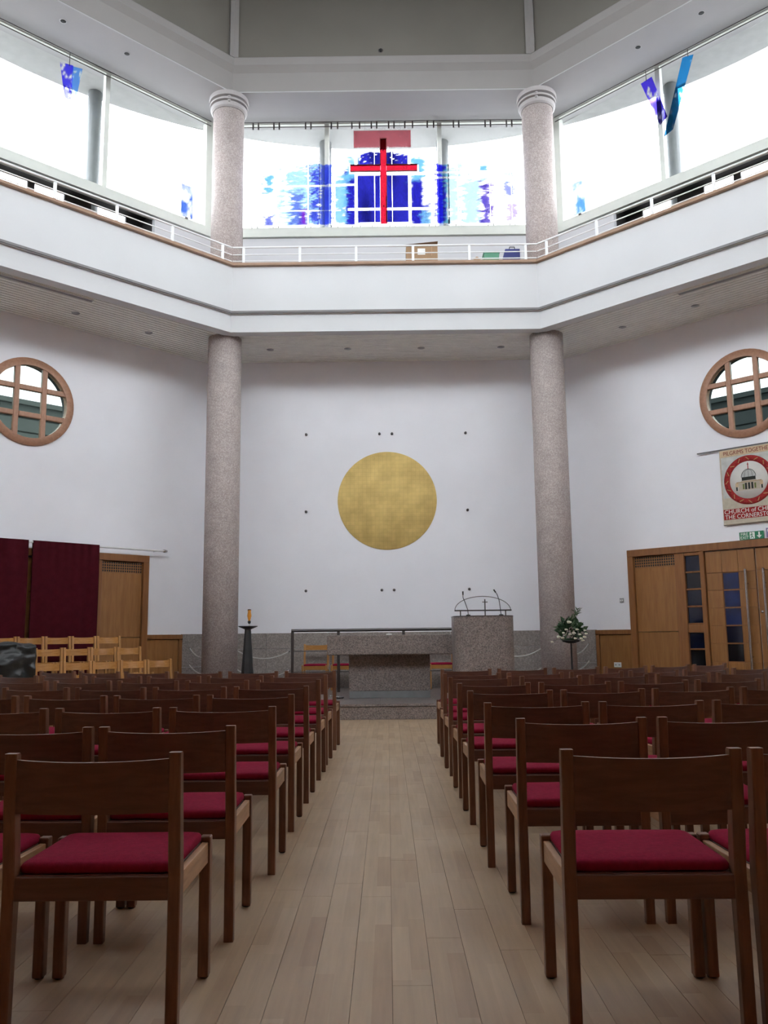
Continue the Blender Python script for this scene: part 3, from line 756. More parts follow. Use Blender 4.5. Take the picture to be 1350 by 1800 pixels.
# ------------------------------------------------------------------ candle stand, candle, flowers
e = empty('candle_stand', (-2.245, 13.6, PZ)); tag(e, 'dark tapering candle stand with a wide dish', 'candle stand')
def oct_taper(levels, mat, name, par):
    m = MB(); n = 8; vs = []; fs = []
    for r, z in levels: vs += [(r*math.cos(2*PI*(k+.5)/n), r*math.sin(2*PI*(k+.5)/n), z) for k in range(n)]
    for i in range(len(levels)-1):
        for k in range(n): fs.append((i*n+k, i*n+(k+1) % n, (i+1)*n+(k+1) % n, (i+1)*n+k))
    fs += [tuple(range(n-1, -1, -1)), tuple(range((len(levels)-1)*n, len(levels)*n))]
    return m.add(vs, fs).build(name, mat, par)
oct_taper([(.13, 0), (.10, .35), (.068, .8), (.05, 1.06)], 'dark_bronze', 'tapered_stem', e)
MB().lathe([(0, 1.05), (.05, 1.055), (.15, 1.098), (.155, 1.108), (.10, 1.100), (0, 1.096)], 24).build('dish', 'dark_bronze', e)
e = empty('oil_candle', (-2.225, 13.6, PZ+1.097)); tag(e, 'small amber glass candle lamp on the dark stand', 'candle')
MB().lathe([(0, 0), (.016, 0), (.02, .01), (.010, .03), (.012, .045), (0, .05)], 14).build('candle_foot', 'paper_white', e)
MB().lathe([(0, .045), (.018, .05), (.026, .075), (.02, .095), (0, .098)], 14).build('candle_cup', 'dark_bronze', e)
MB().lathe([(.015, .095), (.034, .17), (.03, .2), (.024, .235), (.03, .26), (0, .265)], 16).build('amber_shade', 'amber', e)
MB().lathe([(0, .262), (.03, .262), (.026, .275), (0, .278)], 14).build('candle_rim', 'dark_bronze', e)

def petal_flower(c, r, par):
    m = MB()
    for k in range(7):
        a = 2*PI*k/7; m.ico((c[0]+.55*r*math.cos(a), c[1]+.55*r*math.sin(a)*.8, c[2]+.25*r*math.sin(3*a)), r*.55, 1, (1, 1, .7))
    m.ico(c, r*.6, 1)
    return m.build('white_flower', 'petal', par)
FX, FY = 2.80, 13.2
e = empty('flower_stand', (FX, FY, 0 if not True else PZ)); tag(e, 'slim black pedestal stand under the white flowers', 'plant stand')
MB().tube([(0, 0, .02), (0, 0, .80)], .014, 8).build('stand_pole', 'black', e)
MB().lathe([(0, .785), (.04, .785), (.13, .81), (.135, .835), (.12, .83), (.04, .80), (0, .80)], 20).build('stand_dish', 'black', e)
for k in range(3):
    a = 2*PI*k/3+.4; MB().tube([(0, 0, .22), (.12*math.cos(a), .12*math.sin(a), .1), (.2*math.cos(a), .2*math.sin(a), .012)], .01, 6).build('stand_leg', 'black', e)
e = empty('flower_arrangement', (FX, FY, PZ+.83)); tag(e, 'arrangement of white flowers and dark leaves on a black stand', 'flowers')
rr = random.Random(3)
MB().lathe([(0, -.028), (.09, -.02), (.1, .03), (0, .035)], 14).build('foam_bowl', 'leaf_green', e)
leafm = []
for kind in range(3):
    m = MB(); Lf = (.11, .09, .13)[kind]; wd = (.035, .03, .025)[kind]
    m.add([(0, 0, 0), (-wd, .4*Lf, .012), (0, .45*Lf, -.004), (wd, .4*Lf, .012), (0, Lf, .006)], [(0, 2, 1), (0, 3, 2), (1, 2, 4), (2, 3, 4)])
    leafm.append(m.mesh('leaf', 'leaf_green' if kind < 2 else 'leaf_light'))
for k in range(150):
    u = rr.uniform(-1, 1); th = rr.uniform(0, 2*PI)
    el = rr.uniform(-.15, 1.0)*PI/2; rad = rr.uniform(.09, .20)*(1.0+.15*math.sin(el))
    d = Vector((math.cos(th)*math.cos(el), math.sin(th)*math.cos(el), math.sin(el)))
    p = Vector((d.x*rad, d.y*rad*.85, .09+d.z*rad*.95))
    q = d.to_track_quat('Y', 'Z') @ Matrix.Rotation(rr.uniform(-1.2, 1.2), 4, 'X').to_quaternion() @ Matrix.Rotation(rr.uniform(-1.5, 1.5), 4, 'Y').to_quaternion()
    link('leaf', leafm[rr.choice((0, 0, 1, 1, 2))], e, Matrix.Translation(p) @ q.to_matrix().to_4x4() @ Matrix.Diagonal((1, 1, 1, 1)))
for k in range(26):       # tall sprig rising on the right
    t = k/25; p = Vector((.05+.07*t+rr.uniform(-.03, .03), rr.uniform(-.03, .03), .26+.2*t))
    q = Vector((rr.uniform(-1, 1), rr.uniform(-1, .4), rr.uniform(.1, .9))).to_track_quat('Y', 'Z')
    link('leaf', leafm[2 if k > 8 else 1], e, Matrix.Translation(p) @ q.to_matrix().to_4x4() @ Matrix.Scale(.7, 4))
MB().tube([(.02, 0, .1), (.07, 0, .27), (.12, 0, .46)], .004, 5).build('sprig_stem', 'leaf_light', e)
for x, z, r in ((-.055, .275, .038), (-.215, .055, .032), (-.165, .04, .028), (.0, .11, .03), (.05, .165, .026), (.17, .05, .028), (.2, .1, .026), (.11, .03, .026), (.14, .0, .026), (-.11, .165, .024), (.02, .03, .024), (-.06, .09, .028), (.09, .09, .024), (.18, .15, .022), (-.15, .115, .022)):
    y = -math.sqrt(max(.01, .045-x*x*.6-(z-.1)**2*.5))-.02
    petal_flower((x, y, z), r, e)
petal_flower((-.30, -.05, -.02), .022, e); MB().tube([(-.1, -.03, .02), (-.22, -.05, .02), (-.30, -.05, -.02)], .003, 5).build('sprig_stem', 'leaf_green', e)

# ------------------------------------------------------------------ chairs
def chair_proto(name, W, H, dep, wmat, smat, rmat, pad, seat_z, sh=.154):
    e = empty(name, (0, 0, 0)); h = W/2; r = dep/2; pw = .036
    def post(x0):
        m = MB(); lv = [(0, 0.0, .032), (.20, 0, .036), (seat_z, 0, .046), (H-.16, -.018, .042), (H-.006, -.026, .036), (H, -.026, .030)]
        vs = []
        for z, dy, d in lv:
            y0 = -r+.026+dy; c = .003
            xs = (x0, x0+pw)
            vs += [(xs[0]+c, y0, z), (xs[1]-c, y0, z), (xs[1], y0+c, z), (xs[1], y0+d-c, z), (xs[1]-c, y0+d, z), (xs[0]+c, y0+d, z), (xs[0], y0+d-c, z), (xs[0], y0+c, z)]
        fs = [tuple(range(7, -1, -1))]+[tuple((len(lv)-1)*8+i for i in range(8))]
        for i in range(len(lv)-1):
            for k in range(8): fs.append((i*8+k, i*8+(k+1) % 8, (i+1)*8+(k+1) % 8, (i+1)*8+k))
        return m.add(vs, fs)
    for x0 in (-h, h-pw):
        lg = post(x0).build('back_post', wmat, e)
        MB().lathe([(0, 0), (.013, 0), (.015, .004), (.015, .012), (0, .012)], 10, (x0+pw/2, -r+.044)).build('foot_glide', 'rubber', lg)
        lg = MB().cbox((x0, r-.038, .004), (x0+pw, r, seat_z+.018), .003).build('front_leg', wmat, e)
        MB().lathe([(0, 0), (.015, 0), (.017, .004), (.017, .014), (0, .014)], 10, (x0+pw/2, r-.019)).build('foot_glide', 'rubber', lg)
        xs = x0+.007
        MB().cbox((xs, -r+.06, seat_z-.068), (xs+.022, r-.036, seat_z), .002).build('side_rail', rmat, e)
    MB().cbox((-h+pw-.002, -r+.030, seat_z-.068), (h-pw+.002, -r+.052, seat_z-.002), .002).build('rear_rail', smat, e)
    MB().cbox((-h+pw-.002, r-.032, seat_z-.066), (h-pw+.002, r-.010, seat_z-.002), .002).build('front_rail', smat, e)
    # curved back slat
    m = MB(); n = 12; vs = []; fs = []
    z0, z1 = H-.018-sh, H-.018
    for k in range(n+1):
        t = -1+2*k/n; x = t*(h-pw+.004); y = -r+.012-.030*(1-t*t); th = .014
        zt = z1-.006*(1-t*t)
        vs += [(x, y, z0), (x, y+th, z0), (x, y+th-.006, zt), (x, y-.006, zt)]
    for k in range(n):
        for i in range(4): fs.append((k*4+i, k*4+(i+1) % 4, (k+1)*4+(i+1) % 4, (k+1)*4+i))
    fs += [(3, 2, 1, 0), (n*4, n*4+1, n*4+2, n*4+3)]
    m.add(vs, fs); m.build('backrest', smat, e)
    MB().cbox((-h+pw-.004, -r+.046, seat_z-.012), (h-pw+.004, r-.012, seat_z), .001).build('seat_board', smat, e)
    if pad:
        # padded seat with soft rounded rim
        m = MB(); nx, ny = 10, 8; pts = []
        x0, x1, y0, y1 = -h+pw-.006, h-pw+.006, -r+.056, r-.006
        def ringv(ins, z, k=40):
            out = []
            for i in range(k):
                a = 2*PI*i/k; ca, sa = math.cos(a), math.sin(a); ex = .11
                out.append(((x0+x1)/2+((x1-x0)/2-ins)*math.copysign(abs(ca)**ex, ca), (y0+y1)/2+((y1-y0)/2-ins)*math.copysign(abs(sa)**ex, sa), z))
            return out
        lv = [(.006, seat_z+.0005), (.0, seat_z+.006), (.0, seat_z+.018), (.005, seat_z+.027), (.02, seat_z+.032), (.09, seat_z+.036), (.19, seat_z+.037)]
        K = 40; vs = []
        for ins, z in lv: vs += ringv(ins, z)
        fs = [tuple(range(K-1, -1, -1))]
        for i in range(len(lv)-1):
            for k in range(K): fs.append((i*K+k, i*K+(k+1) % K, (i+1)*K+(k+1) % K, (i+1)*K+k))
        fs.append(tuple((len(lv)-1)*K+k for k in range(K)))
        m.add(vs, fs, None, True); m.build('seat_pad', pad, e)
    else:
        MB().cbox((-h+pw-.004, -r+.055, seat_z), (h-pw+.004, r-.004, seat_z+.016), .005).build('seat', smat, e)
    return e
WCH = .522
proto = chair_proto('chair', WCH, .79, .48, 'chair_wood', 'chair_wood_shaded', 'chair_wood_lit', 'red_fabric', .436)
used = False
def place(pr, M, label, group, first):
    o = pr if first else copy_tree(pr)
    o.matrix_world = M; tag(o, label, 'chair', group); return o
LROWS = [(2, -0.637, 2.572, 0.004, .04, .05), (2, -0.613, 3.329, -.007, .04, .027), (3, -.575, 4.231, 0, .042, .045), (4, -.584, 5.136, .014, .051, .047),
         (4, -.577, 5.99, .017, .058, .055), (5, -.568, 6.931, .023, .060, .061), (6, -.569, 7.744, .032, .079, .063), (6, -.553, 8.744, .031, .084, .071)]
RROWS = [(2, .477, 2.541, -.02, .04, .027), (2, .49, 3.49, -.013, .04, .048), (3, .455, 4.321, -.016, .035, .052), (4, .46, 5.271, .012, .047, .052),
         (4, .466, 6.119, .021, .055, .062), (5, .47, 7.066, .031, .074, .072), (6, .472, 7.768, .022, .084, .062), (6, .512, 8.755, .046, .093, .064)]
first = True
NEAR = ['nearest', 'second nearest', 'third nearest', 'fourth nearest', 'fifth nearest', 'sixth nearest', 'seventh nearest', 'farthest']
SEATP = ['on the aisle', 'second from the aisle', 'third from the aisle', 'fourth from the aisle', 'fifth from the aisle', 'sixth from the aisle']
for s, rows, blk in ((-1, LROWS, 'left'), (1, RROWS, 'right')):
    for ri, (n, X0, Y0, a0, d, g) in enumerate(rows):
        x, y = X0, Y0
        for i in range(n):
            a = a0+d*i
            x2 = x+s*WCH*math.cos(a); y2 = y+WCH*math.sin(a)
            fx, fy = -s*math.sin(a), math.cos(a)
            mx_, my_ = (x+x2)/2+fx*.24, (y+y2)/2+fy*.24
            lab = 'wooden chair with red seat pad, %s block, %s row, %s' % (blk, NEAR[ri], SEATP[i])
            place(proto, Matrix.Translation((mx_, my_, 0)) @ Matrix.Rotation(s*a, 4, 'Z'), lab, 'rows of red padded chairs', first); first = False
            x = x2+s*g*math.cos(a+d/2); y = y2+g*math.sin(a+d/2)

# choir chairs on risers against the left wall
rs = struct(MB().box((-2.4, 6.32, .0), (1.5, 7.10, .18)).build('floor_choir_riser', 'slat_backing', None, FL), 'low step under the choir chairs')
rs = struct(MB().box((-2.4, 7.10, .0), (1.5, 7.95, .347)).build('floor_choir_riser_upper', 'slat_backing', None, FL), 'upper step under the choir chairs')
cproto = chair_proto('choir_chair', .405, .84, .44, 'beech', 'beech_slat', 'beech', None, .44, .10)
first = True
for R, zz, a_r, pitch, n, rn in ((5.9, 0, 1.32, .414, 5, 'front'), (6.72, .18, 1.27, .413, 6, 'middle'), (7.5, .347, 1.33, .415, 6, 'back')):
    for i in range(n):
        a = a_r-.2-i*pitch
        M = FL @ Matrix.Translation((a, R-.22, zz)) @ Matrix.Rotation(PI, 4, 'Z')
        place(cproto, M, 'pale beech choir chair, %s row by the left wall, %s from the column' % (rn, ORD[i]), 'pale beech choir chairs', first); first = False
# black cover draped over the near choir chair
def drape():
    m = MB(); nx, ny = 30, 34; vs = []; fs = []
    for j in range(ny+1):
        for i in range(nx+1):
            u = i/nx; v = j/ny
            x = -.42+.84*u
            s_ = v*1.35
            if s_ < .52: y, z = -.10-.10*(1-s_/.52), s_*.0+.5+ (s_/.52)*.58
            elif s_ < .70: y, z = -.10+(s_-.52), 1.08+.02*math.sin((s_-.52)/.18*PI)
            else: y, z = .08+.06*(s_-.7), 1.08-(s_-.70)*.75
            nz = mnoise.noise(Vector((x*5, s_*4, 1.3)))
            n2 = mnoise.noise(Vector((x*11+s_*5, s_*9, 4.4)))
            vs.append((x+.03*nz, y+(.06*nz+.035*n2)*(1 if s_ > .7 else -1), z+.035*mnoise.noise(Vector((x*4, s_*5, 7)))+.015*n2))
    for j in range(ny):
        for i in range(nx): fs.append((j*(nx+1)+i, j*(nx+1)+i+1, (j+1)*(nx+1)+i+1, (j+1)*(nx+1)+i))
    m.add(vs, fs, None, True); return m
e = empty('draped_cover', FL @ Matrix.Translation((-1.26, 5.62, .0)) @ Matrix.Rotation(PI, 4, 'Z')); tag(e, 'shiny black cover draped over a stand beside the choir chairs', 'cover')
o = drape().build('cover_cloth', 'black_leather', e)
sm = o.modifiers.new('thickness', 'SOLIDIFY'); sm.thickness = .012
for x in (-.3, .3):
    MB().cbox((x-.02, -.03, 0), (x+.02, .03, 1.04), .004).build('stand_leg', 'black', e)
MB().cbox((-.34, -.02, 1.0), (.34, .05, 1.05), .004).build('stand_bar', 'black', e)

# clergy chairs by the front wall
pproto = chair_proto('clergy_chair', .455, .80, .44, 'beech', 'beech_slat', 'beech', 'red_fabric', .42, .09)
first = True
for x, lab in ((-1.31, 'pale wooden chair with red seat behind the handrail, left of the altar'), (-.80, 'pale wooden chair with red seat half hidden by the altar, left side'), (.93, 'pale wooden chair with red seat between altar and lectern')):
    M = Matrix.Translation((x, 15.3, PZ)) @ Matrix.Rotation(PI, 4, 'Z')
    place(pproto, M, lab, 'clergy chairs behind the altar', first); first = False
# small floor microphone on the platform beside the altar
e = empty('floor_microphone', (-.74, 13.0, PZ)); tag(e, 'small chrome floor microphone on the platform left of the altar', 'microphone')
MB().cbox((-.10, -.03, 0), (.0, .03, .02), .004).build('microphone_plate', 'black', e)
MB().tube([(-.16, 0, .05), (-.06, 0, .03), (0, 0, .022)], .010, 8).build('microphone_arm', 'steel', e)
MB().lathe([(0, -.05), (.016, -.045), (.02, 0), (.014, .03), (0, .032)], 12).build('microphone_head', 'dark_steel', e, Matrix.Translation((.02, 0, .022)) @ Matrix.Rotation(PI/2, 4, 'Y'))

# ------------------------------------------------------------------ curtains and rail on the left wall
RCU = 8.08; ZCU = 2.68
e = empty('curtain_rail', FL @ Matrix.Translation((0, RCU, ZCU))); tag(e, 'slim steel curtain rail on the left wall', 'curtain rail')
MB().tube([(-3.1, 0, 0), (2.42, 0, 0)], .019, 10).build('rail_tube', 'socket_white', e)
for a in (2.45, -3.12): MB().lathe([(0, -.04), (.026, -.036), (.03, 0), (.02, .04), (0, .044)], 14).build('finial', 'steel', e, Matrix.Translation((a, 0, 0)) @ Matrix.Rotation(PI/2, 4, 'Y'))
for a in (2.33, .055, -2.9): MB().tube([(a, 0, 0), (a, RW-RCU, 0)], .010, 8).build('rail_bracket', 'steel', e)
def curtain(a0, a1, lab):
    m = MB(); n = 60; zz = [ZCU+.025, ZCU+.02, 2.2, 1.2, .25]; vs = []; fs = []
    for j, z in enumerate(zz):
        for side in (0, 1):
            for i in range(n+1):
                t = i/n; a = a0+(a1-a0)*t
                wv = .010*math.sin(t*23+j*.3)+.008*math.sin(t*51+1.7*j)
                vs.append((a, -.03+wv*(.4 if j < 2 else 1)+(.045 if side else 0)*(1 if j < 2 else .6), z-ZCU))
    S = n+1
    for j in range(len(zz)-1):
        for sd in (0, 1):
            for i in range(n):
                p = (j*2+sd)*S+i; q = ((j+1)*2+sd)*S+i; fs.append((p, p+1, q+1, q))
        for i in (0, n):
            fs.append(((j*2)*S+i, (j*2+1)*S+i, ((j+1)*2+1)*S+i, ((j+1)*2)*S+i))
    for i in range(n):
        fs.append((i, i+1, S+i+1, S+i)); b0 = (len(zz)-1)*2*S; fs.append((b0+i, b0+i+1, b0+S+i+1, b0+S+i))
    c = (a0+a1)/2
    o = m.add(vs, fs, None, True).build('curtain', 'curtain_fabric', None, FL @ Matrix.Translation((0, RCU, ZCU)))
    tag(o, lab, 'curtain', 'dark red curtains on the left wall'); return o
curtain(.09, 1.20, 'dark red curtain nearest the wooden door panel')
curtain(-2.6, .015, 'dark red curtain at the far left edge')

# ------------------------------------------------------------------ banner, exit sign, switch, sockets
BW = .455
e = empty('banner', FR @ Matrix.Translation((0, RW-.045, 2.86))); tag(e, 'embroidered church banner with red ring and domed church, above the doors', 'banner')
bz = lambda z: z-2.86
MB().cbox((-BW, -.006, bz(2.88)), (BW, .006, bz(4.10)), .002).build('banner_cloth', 'banner_cream', e)
MB().cbox((-.93+.10, -.012, bz(4.105)), (.83, .012, bz(4.125)), .004).build('banner_rod', 'dark_steel', e)
MB().tube([(-BW, 0, bz(2.875)), (BW, 0, bz(2.875))], .016, 8).build('bottom_pole', 'banner_cream', e)
MB().tube([(-.62, .0, bz(4.115)), (-.62, .045, bz(4.115))], .008, 6).build('rod_bracket', 'dark_steel', e)
MB().tube([(.62, .0, bz(4.115)), (.62, .045, bz(4.115))], .008, 6).build('rod_bracket', 'dark_steel', e)
def flat(nm, mat, a0, a1, z0, z1, y=-.009, par=e): return MB().box((a0, y, bz(z0)), (a1, y+.004, bz(z1))).build(nm, mat, par)
flat('top_strip', 'banner_top', -BW+.01, BW-.01, 3.985, 4.09)
flat('sky_field', 'banner_sky', -BW+.025, BW-.025, 3.115, 3.975)
flat('ground_field', 'banner_cream', -BW+.025, BW-.025, 3.115, 3.30, -.0105)
flat('red_strip', 'banner_red', -BW+.012, BW-.012, 2.945, 3.115, -.010)
X90 = Matrix.Rotation(PI/2, 4, 'X')
def disc(nm, mat, r0, r1, z, y, seg=48):
    if r0 <= 0: pr = [(0, .0), (r1, 0), (r1, .003), (0, .003)]
    else: pr = [(r0, 0), (r1, 0), (r1, .003), (r0, .003), (r0, 0)]
    return MB().lathe(pr, seg).build(nm, mat, e, Matrix.Translation((0, y, bz(z))) @ X90)
CZ = 3.56
disc('emblem_field', 'banner_white', 0, .315, CZ, -.0095); disc('emblem_ring', 'banner_red', .305, .40, CZ, -.011)
for k in range(16):
    a = 2*PI*k/16
    MB().box((-.035, -.0155, -.006), (.035, -.014, .006)).build('ring_stitch', 'banner_tan', e, Matrix.Translation((.352*math.cos(a), 0, bz(CZ)+.352*math.sin(a))) @ Matrix.Rotation(-a+(.8 if k % 2 else -.8), 4, 'Y'))
def em(nm, mat, a0, a1, z0, z1, y=-.0145): return MB().box((a0, y, bz(CZ+z0)), (a1, y+.002, bz(CZ+z1))).build(nm, mat, e)
em('church_wall', 'banner_cream', -.17, .17, -.165, -.03); em('church_base', 'banner_top', -.22, .22, -.10, -.035, -.0138)
em('church_roof', 'banner_tan', -.20, .20, -.035, -.022); em('drum_band', 'banner_dark', -.11, .11, -.005, .05); em('drum_base', 'banner_cream', -.12, .12, -.025, -.005)
for k in range(3): em('church_door', 'banner_dark', -.065+.05*k, -.033+.05*k, -.15, -.045, -.0165)
for k in (-.10, .085): em('church_window', 'banner_green', k, k+.025, -.145, -.06, -.0165)
for k in (-.21, .19): em('churchyard_tree', 'banner_dark', k, k+.025, -.16, -.10, -.0165)
dm = [(.115*math.cos(PI*k/16), .125*math.sin(PI*k/16)) for k in range(17)]
MB().add([(x, 0, z) for x, z in dm]+[(x, .002, z) for x, z in dm], [tuple(range(17)), tuple(range(33, 16, -1))]+[(i, i+17, (i+1) % 17+17, (i+1) % 17) for i in range(17)]).build('dome', 'banner_sky', e, Matrix.Translation((0, -.0145, bz(CZ)+.05)))
MB().tube([(x, -.016, bz(CZ)+.05+z) for x, z in dm], .004, 5).build('dome_outline', 'banner_dark', e)
for k in (-.05, 0, .05): MB().tube([(k*1.3, -.016, bz(CZ)+.05), (k, -.016, bz(CZ)+.14), (0, -.016, bz(CZ)+.175)], .0025, 4).build('dome_rib', 'banner_dark', e)
em('lantern', 'banner_red', -.006, .006, .175, .28); em('lantern_arm', 'banner_red', -.014, .014, .25, .258)
def put_text(txt, size, mat, x, z, y, sx=1.0, par=e, base=2.86, nm='lettering'):
    me = text_mesh(txt, size, mat, .001)
    return link(nm, me, par, Matrix.Translation((x, y, z-base)) @ X90 @ Matrix.Diagonal((sx, 1, 1, 1)))
put_text('PILGRIMS TOGETHER', .094, 'banner_ink', 0, 4.005, -.0105, .87)
put_text('CHURCH of CHRIST', .098, 'banner_white', 0, 3.04, -.0115, .99)
put_text('THE CORNERSTONE', .098, 'banner_white', 0, 2.955, -.0115, .93)

e = empty('fire_exit_sign', FR @ Matrix.Translation((-.03, RW-.03, 2.60))); tag(e, 'green fire exit sign with running figure and arrow', 'sign')
MB().cbox((-.195, -.004, .0), (.19, .004, .125), .001).build('sign_plate', 'sign_green', e)
MB().cbox((-.03, -.006, .01), (.05, -.003, .115), .001).build('pictogram_panel', 'sign_white', e)
def put2(txt, size, mat, x, z, sx=1): me = text_mesh(txt, size, mat, .0008); return link('lettering', me, e, Matrix.Translation((x, -.0055, z)) @ X90 @ Matrix.Diagonal((sx, 1, 1, 1)))
put2('FIRE', .066, 'sign_white', -.113, .068, 1.0); put2('EXIT', .066, 'sign_white', -.113, .012, 1.0)
rm = MB()
for p in (((-.002, .09), (.008, .055)), ((.008, .055), (-.014, .02)), ((.008, .055), (.026, .03)), ((.026, .03), (.034, .018)), ((0, .085), (.026, .078)), ((0, .085), (-.018, .066))):
    rm.tube([(p[0][0], -.0075, p[0][1]), (p[1][0], -.0075, p[1][1])], .005, 5)
rm.ico((.004, -.0075, .105), .008, 1); rm.build('running_figure', 'sign_green', e)
ar = MB().box((.108, -.006, .045), (.132, -.004, .112)); ar.add([(.078, -.006, .058), (.12, -.006, .012), (.162, -.006, .058), (.078, -.004, .058), (.12, -.004, .012), (.162, -.004, .058)], [(0, 1, 2), (5, 4, 3), (0, 3, 4, 1), (1, 4, 5, 2), (2, 5, 3, 0)])
ar.build('down_arrow', 'sign_white', e)
e = empty('notice_plate', FR @ Matrix.Translation((.27, RW-.03, 2.61))); tag(e, 'small purple notice beside the fire exit sign', 'sign')
MB().cbox((-.07, -.004, 0), (.07, .004, .15), .001).build('sign_plate', 'sign_purple', e); MB().cbox((-.05, -.006, .09), (.05, -.003, .13), .001).build('sign_heading', 'paper_white', e)
e = empty('light_switch', FR @ Matrix.Translation((-2.40, RW, 1.68))); tag(e, 'small grey light switch on the right wall beside the doorway', 'switch')
MB().cbox((-.04, -.012, 0), (.04, 0, .08), .003).build('switch_plate', 'switch_grey', e)
for x in (-.018, .018): MB().cbox((x-.012, -.018, .025), (x+.012, -.010, .055), .002).build('rocker', 'socket_white', e)
e = empty('wall_socket', FR @ Matrix.Translation((-2.52, RW-.04, .55))); tag(e, 'white wall socket on the wooden panel right of the flowers', 'socket')
MB().cbox((-.07, -.012, 0), (.07, 0, .085), .003).build('socket_plate', 'socket_white', e)
for x in (-.035, .035): MB().cbox((x-.014, -.014, .03), (x+.014, -.010, .055), .001).build('socket_hole', 'switch_grey', e)

# ------------------------------------------------------------------ small downlights and fittings
def downlight(M, lab, mat='switch_grey', r=.055):
    e = empty('downlight', M); tag(e, lab, 'downlight', 'recessed downlights')
    MB().lathe([(r, -.006), (r+.012, -.004), (r+.012, .0), (r, .0), (r, -.006)], 18).build('trim_ring', 'plaster_soffit', e)
    MB().lathe([(0, -.001), (r, -.001), (r, .0), (0, .0)], 18).build('dark_recess', mat, e)
POS = ['first', 'second', 'third', 'fourth']
for a, w_ in ((-2.14, 'leftmost'), (-.70, 'second from left'), (.66, 'third from left'), (2.14, 'rightmost')):
    downlight(F0 @ Matrix.Translation((a, 7.50, ZS)), 'small downlight in the slatted soffit over the altar, '+w_)
for i, al in enumerate((1.42, 2.74, 4.16)):
    downlight(FL @ Matrix.Translation((T8*7.55-al, 7.55, ZS)), 'small downlight in the left slatted soffit, %s from the column' % POS[i])
    downlight(FR @ Matrix.Translation((al-T8*7.55, 7.55, ZS)), 'small downlight in the right slatted soffit, %s from the column' % POS[i])
for i, a in enumerate((.86, -.26, -1.51)):
    downlight(FL @ Matrix.Translation((a, 7.05, 11.06)), 'small downlight in the upper left beam, %s from the column' % POS[i], 'black', .045)
    downlight(FR @ Matrix.Translation((-a, 7.05, 11.06)), 'small downlight in the upper right beam, %s from the column' % POS[i], 'black', .045)
for M, s, w_ in ((FL, 1, 'left'), (FR, -1, 'right')):
    e = empty('light_track', M @ Matrix.Translation((0, 6.88, ZS))); tag(e, 'long narrow recessed track in the %s slatted soffit' % w_, 'light track', 'recessed tracks in the soffit')
    a0, a1 = sorted((s*.35, s*-1.95))
    MB().box((a0, -.045, -.012), (a1, .045, .0)).build('track_channel', 'groove_grey', e); MB().box((a0, -.06, -.016), (a1, -.045, 0)).build('track_lip', 'slat_metal', e)
e = empty('drum_sensor', F0 @ Matrix.Translation((-.03, 6.66, 11.86))); tag(e, 'tiny dark sensor on the grey drum face above the cross', 'sensor')
MB().lathe([(0, 0), (.03, 0), (.025, .03), (0, .034)], 14).build('sensor_body', 'black', e, Matrix.Rotation(PI/2, 4, 'X')); MB().lathe([(.03, 0), (.042, 0), (.042, .006), (.03, .006)], 14).build('sensor_ring', 'dark_steel', e, Matrix.Rotation(PI/2, 4, 'X'))

# ------------------------------------------------------------------ painted glass screen and red cross in the front window
YG = CY+8.20
def to_px(x, z): return 674.6+(x)*87.75+(z-10.3)*-.95, 226+(11.29-z)/.01227
BL = (.028, .025, .52); MD = (.075, .11, .74); CYN = (.22, .62, .95); PUR = (.25, .03, .62); CYL = (.5, .85, 1.05)
WHITE = 1.9; VIS = SKY*.8
blobs = [ # x0,x1,y0,y1, colour, strength, feather-x, feather-y, noise
 (605, 628, 300, 396, BL, 1.0, 9, 5, .5), (588, 610, 310, 396, CYN, .8, 8, 10, .9), (612, 628, 278, 312, CYN, .8, 6, 8, .8),
 (562, 586, 286, 396, MD, 1.0, 7, 10, .6), (540, 566, 292, 394, MD, .95, 9, 12, .9), (508, 548, 300, 394, CYL, .85, 16, 16, 1.2), (528, 540, 366, 394, PUR, .9, 7, 8, .5), (515, 532, 340, 392, MD, .7, 8, 10, 1.0),
 (464, 480, 308, 334, CYN, .9, 6, 6, 1.3), (466, 480, 378, 394, MD, .8, 5, 5, 1.2), (490, 500, 330, 394, CYL, .6, 5, 10, 1.4),
 (722, 744, 312, 396, BL, 1.0, 8, 6, .5), (724, 756, 360, 396, BL, .8, 10, 6, .7), (722, 746, 280, 318, CYN, .9, 10, 6, .6), (740, 757, 370, 394, CYN, .6, 6, 6, 1.0),
 (766, 787, 290, 396, BL, .95, 5, 6, .6), (786, 808, 296, 392, CYN, .6, 12, 12, 1.1), (812, 848, 318, 394, CYL, .75, 10, 10, 1.3), (846, 862, 326, 394, PUR, .7, 7, 6, 1.3), (848, 860, 330, 392, BL, .6, 5, 8, 1.4),
 (844, 856, 294, 302, CYN, .9, 3, 3, .6), (886, 904, 300, 318, CYL, .6, 5, 6, 1.2), (888, 902, 328, 346, MD, .7, 5, 5, 1.2), (892, 906, 362, 388, PUR, .6, 5, 5, 1.3)]
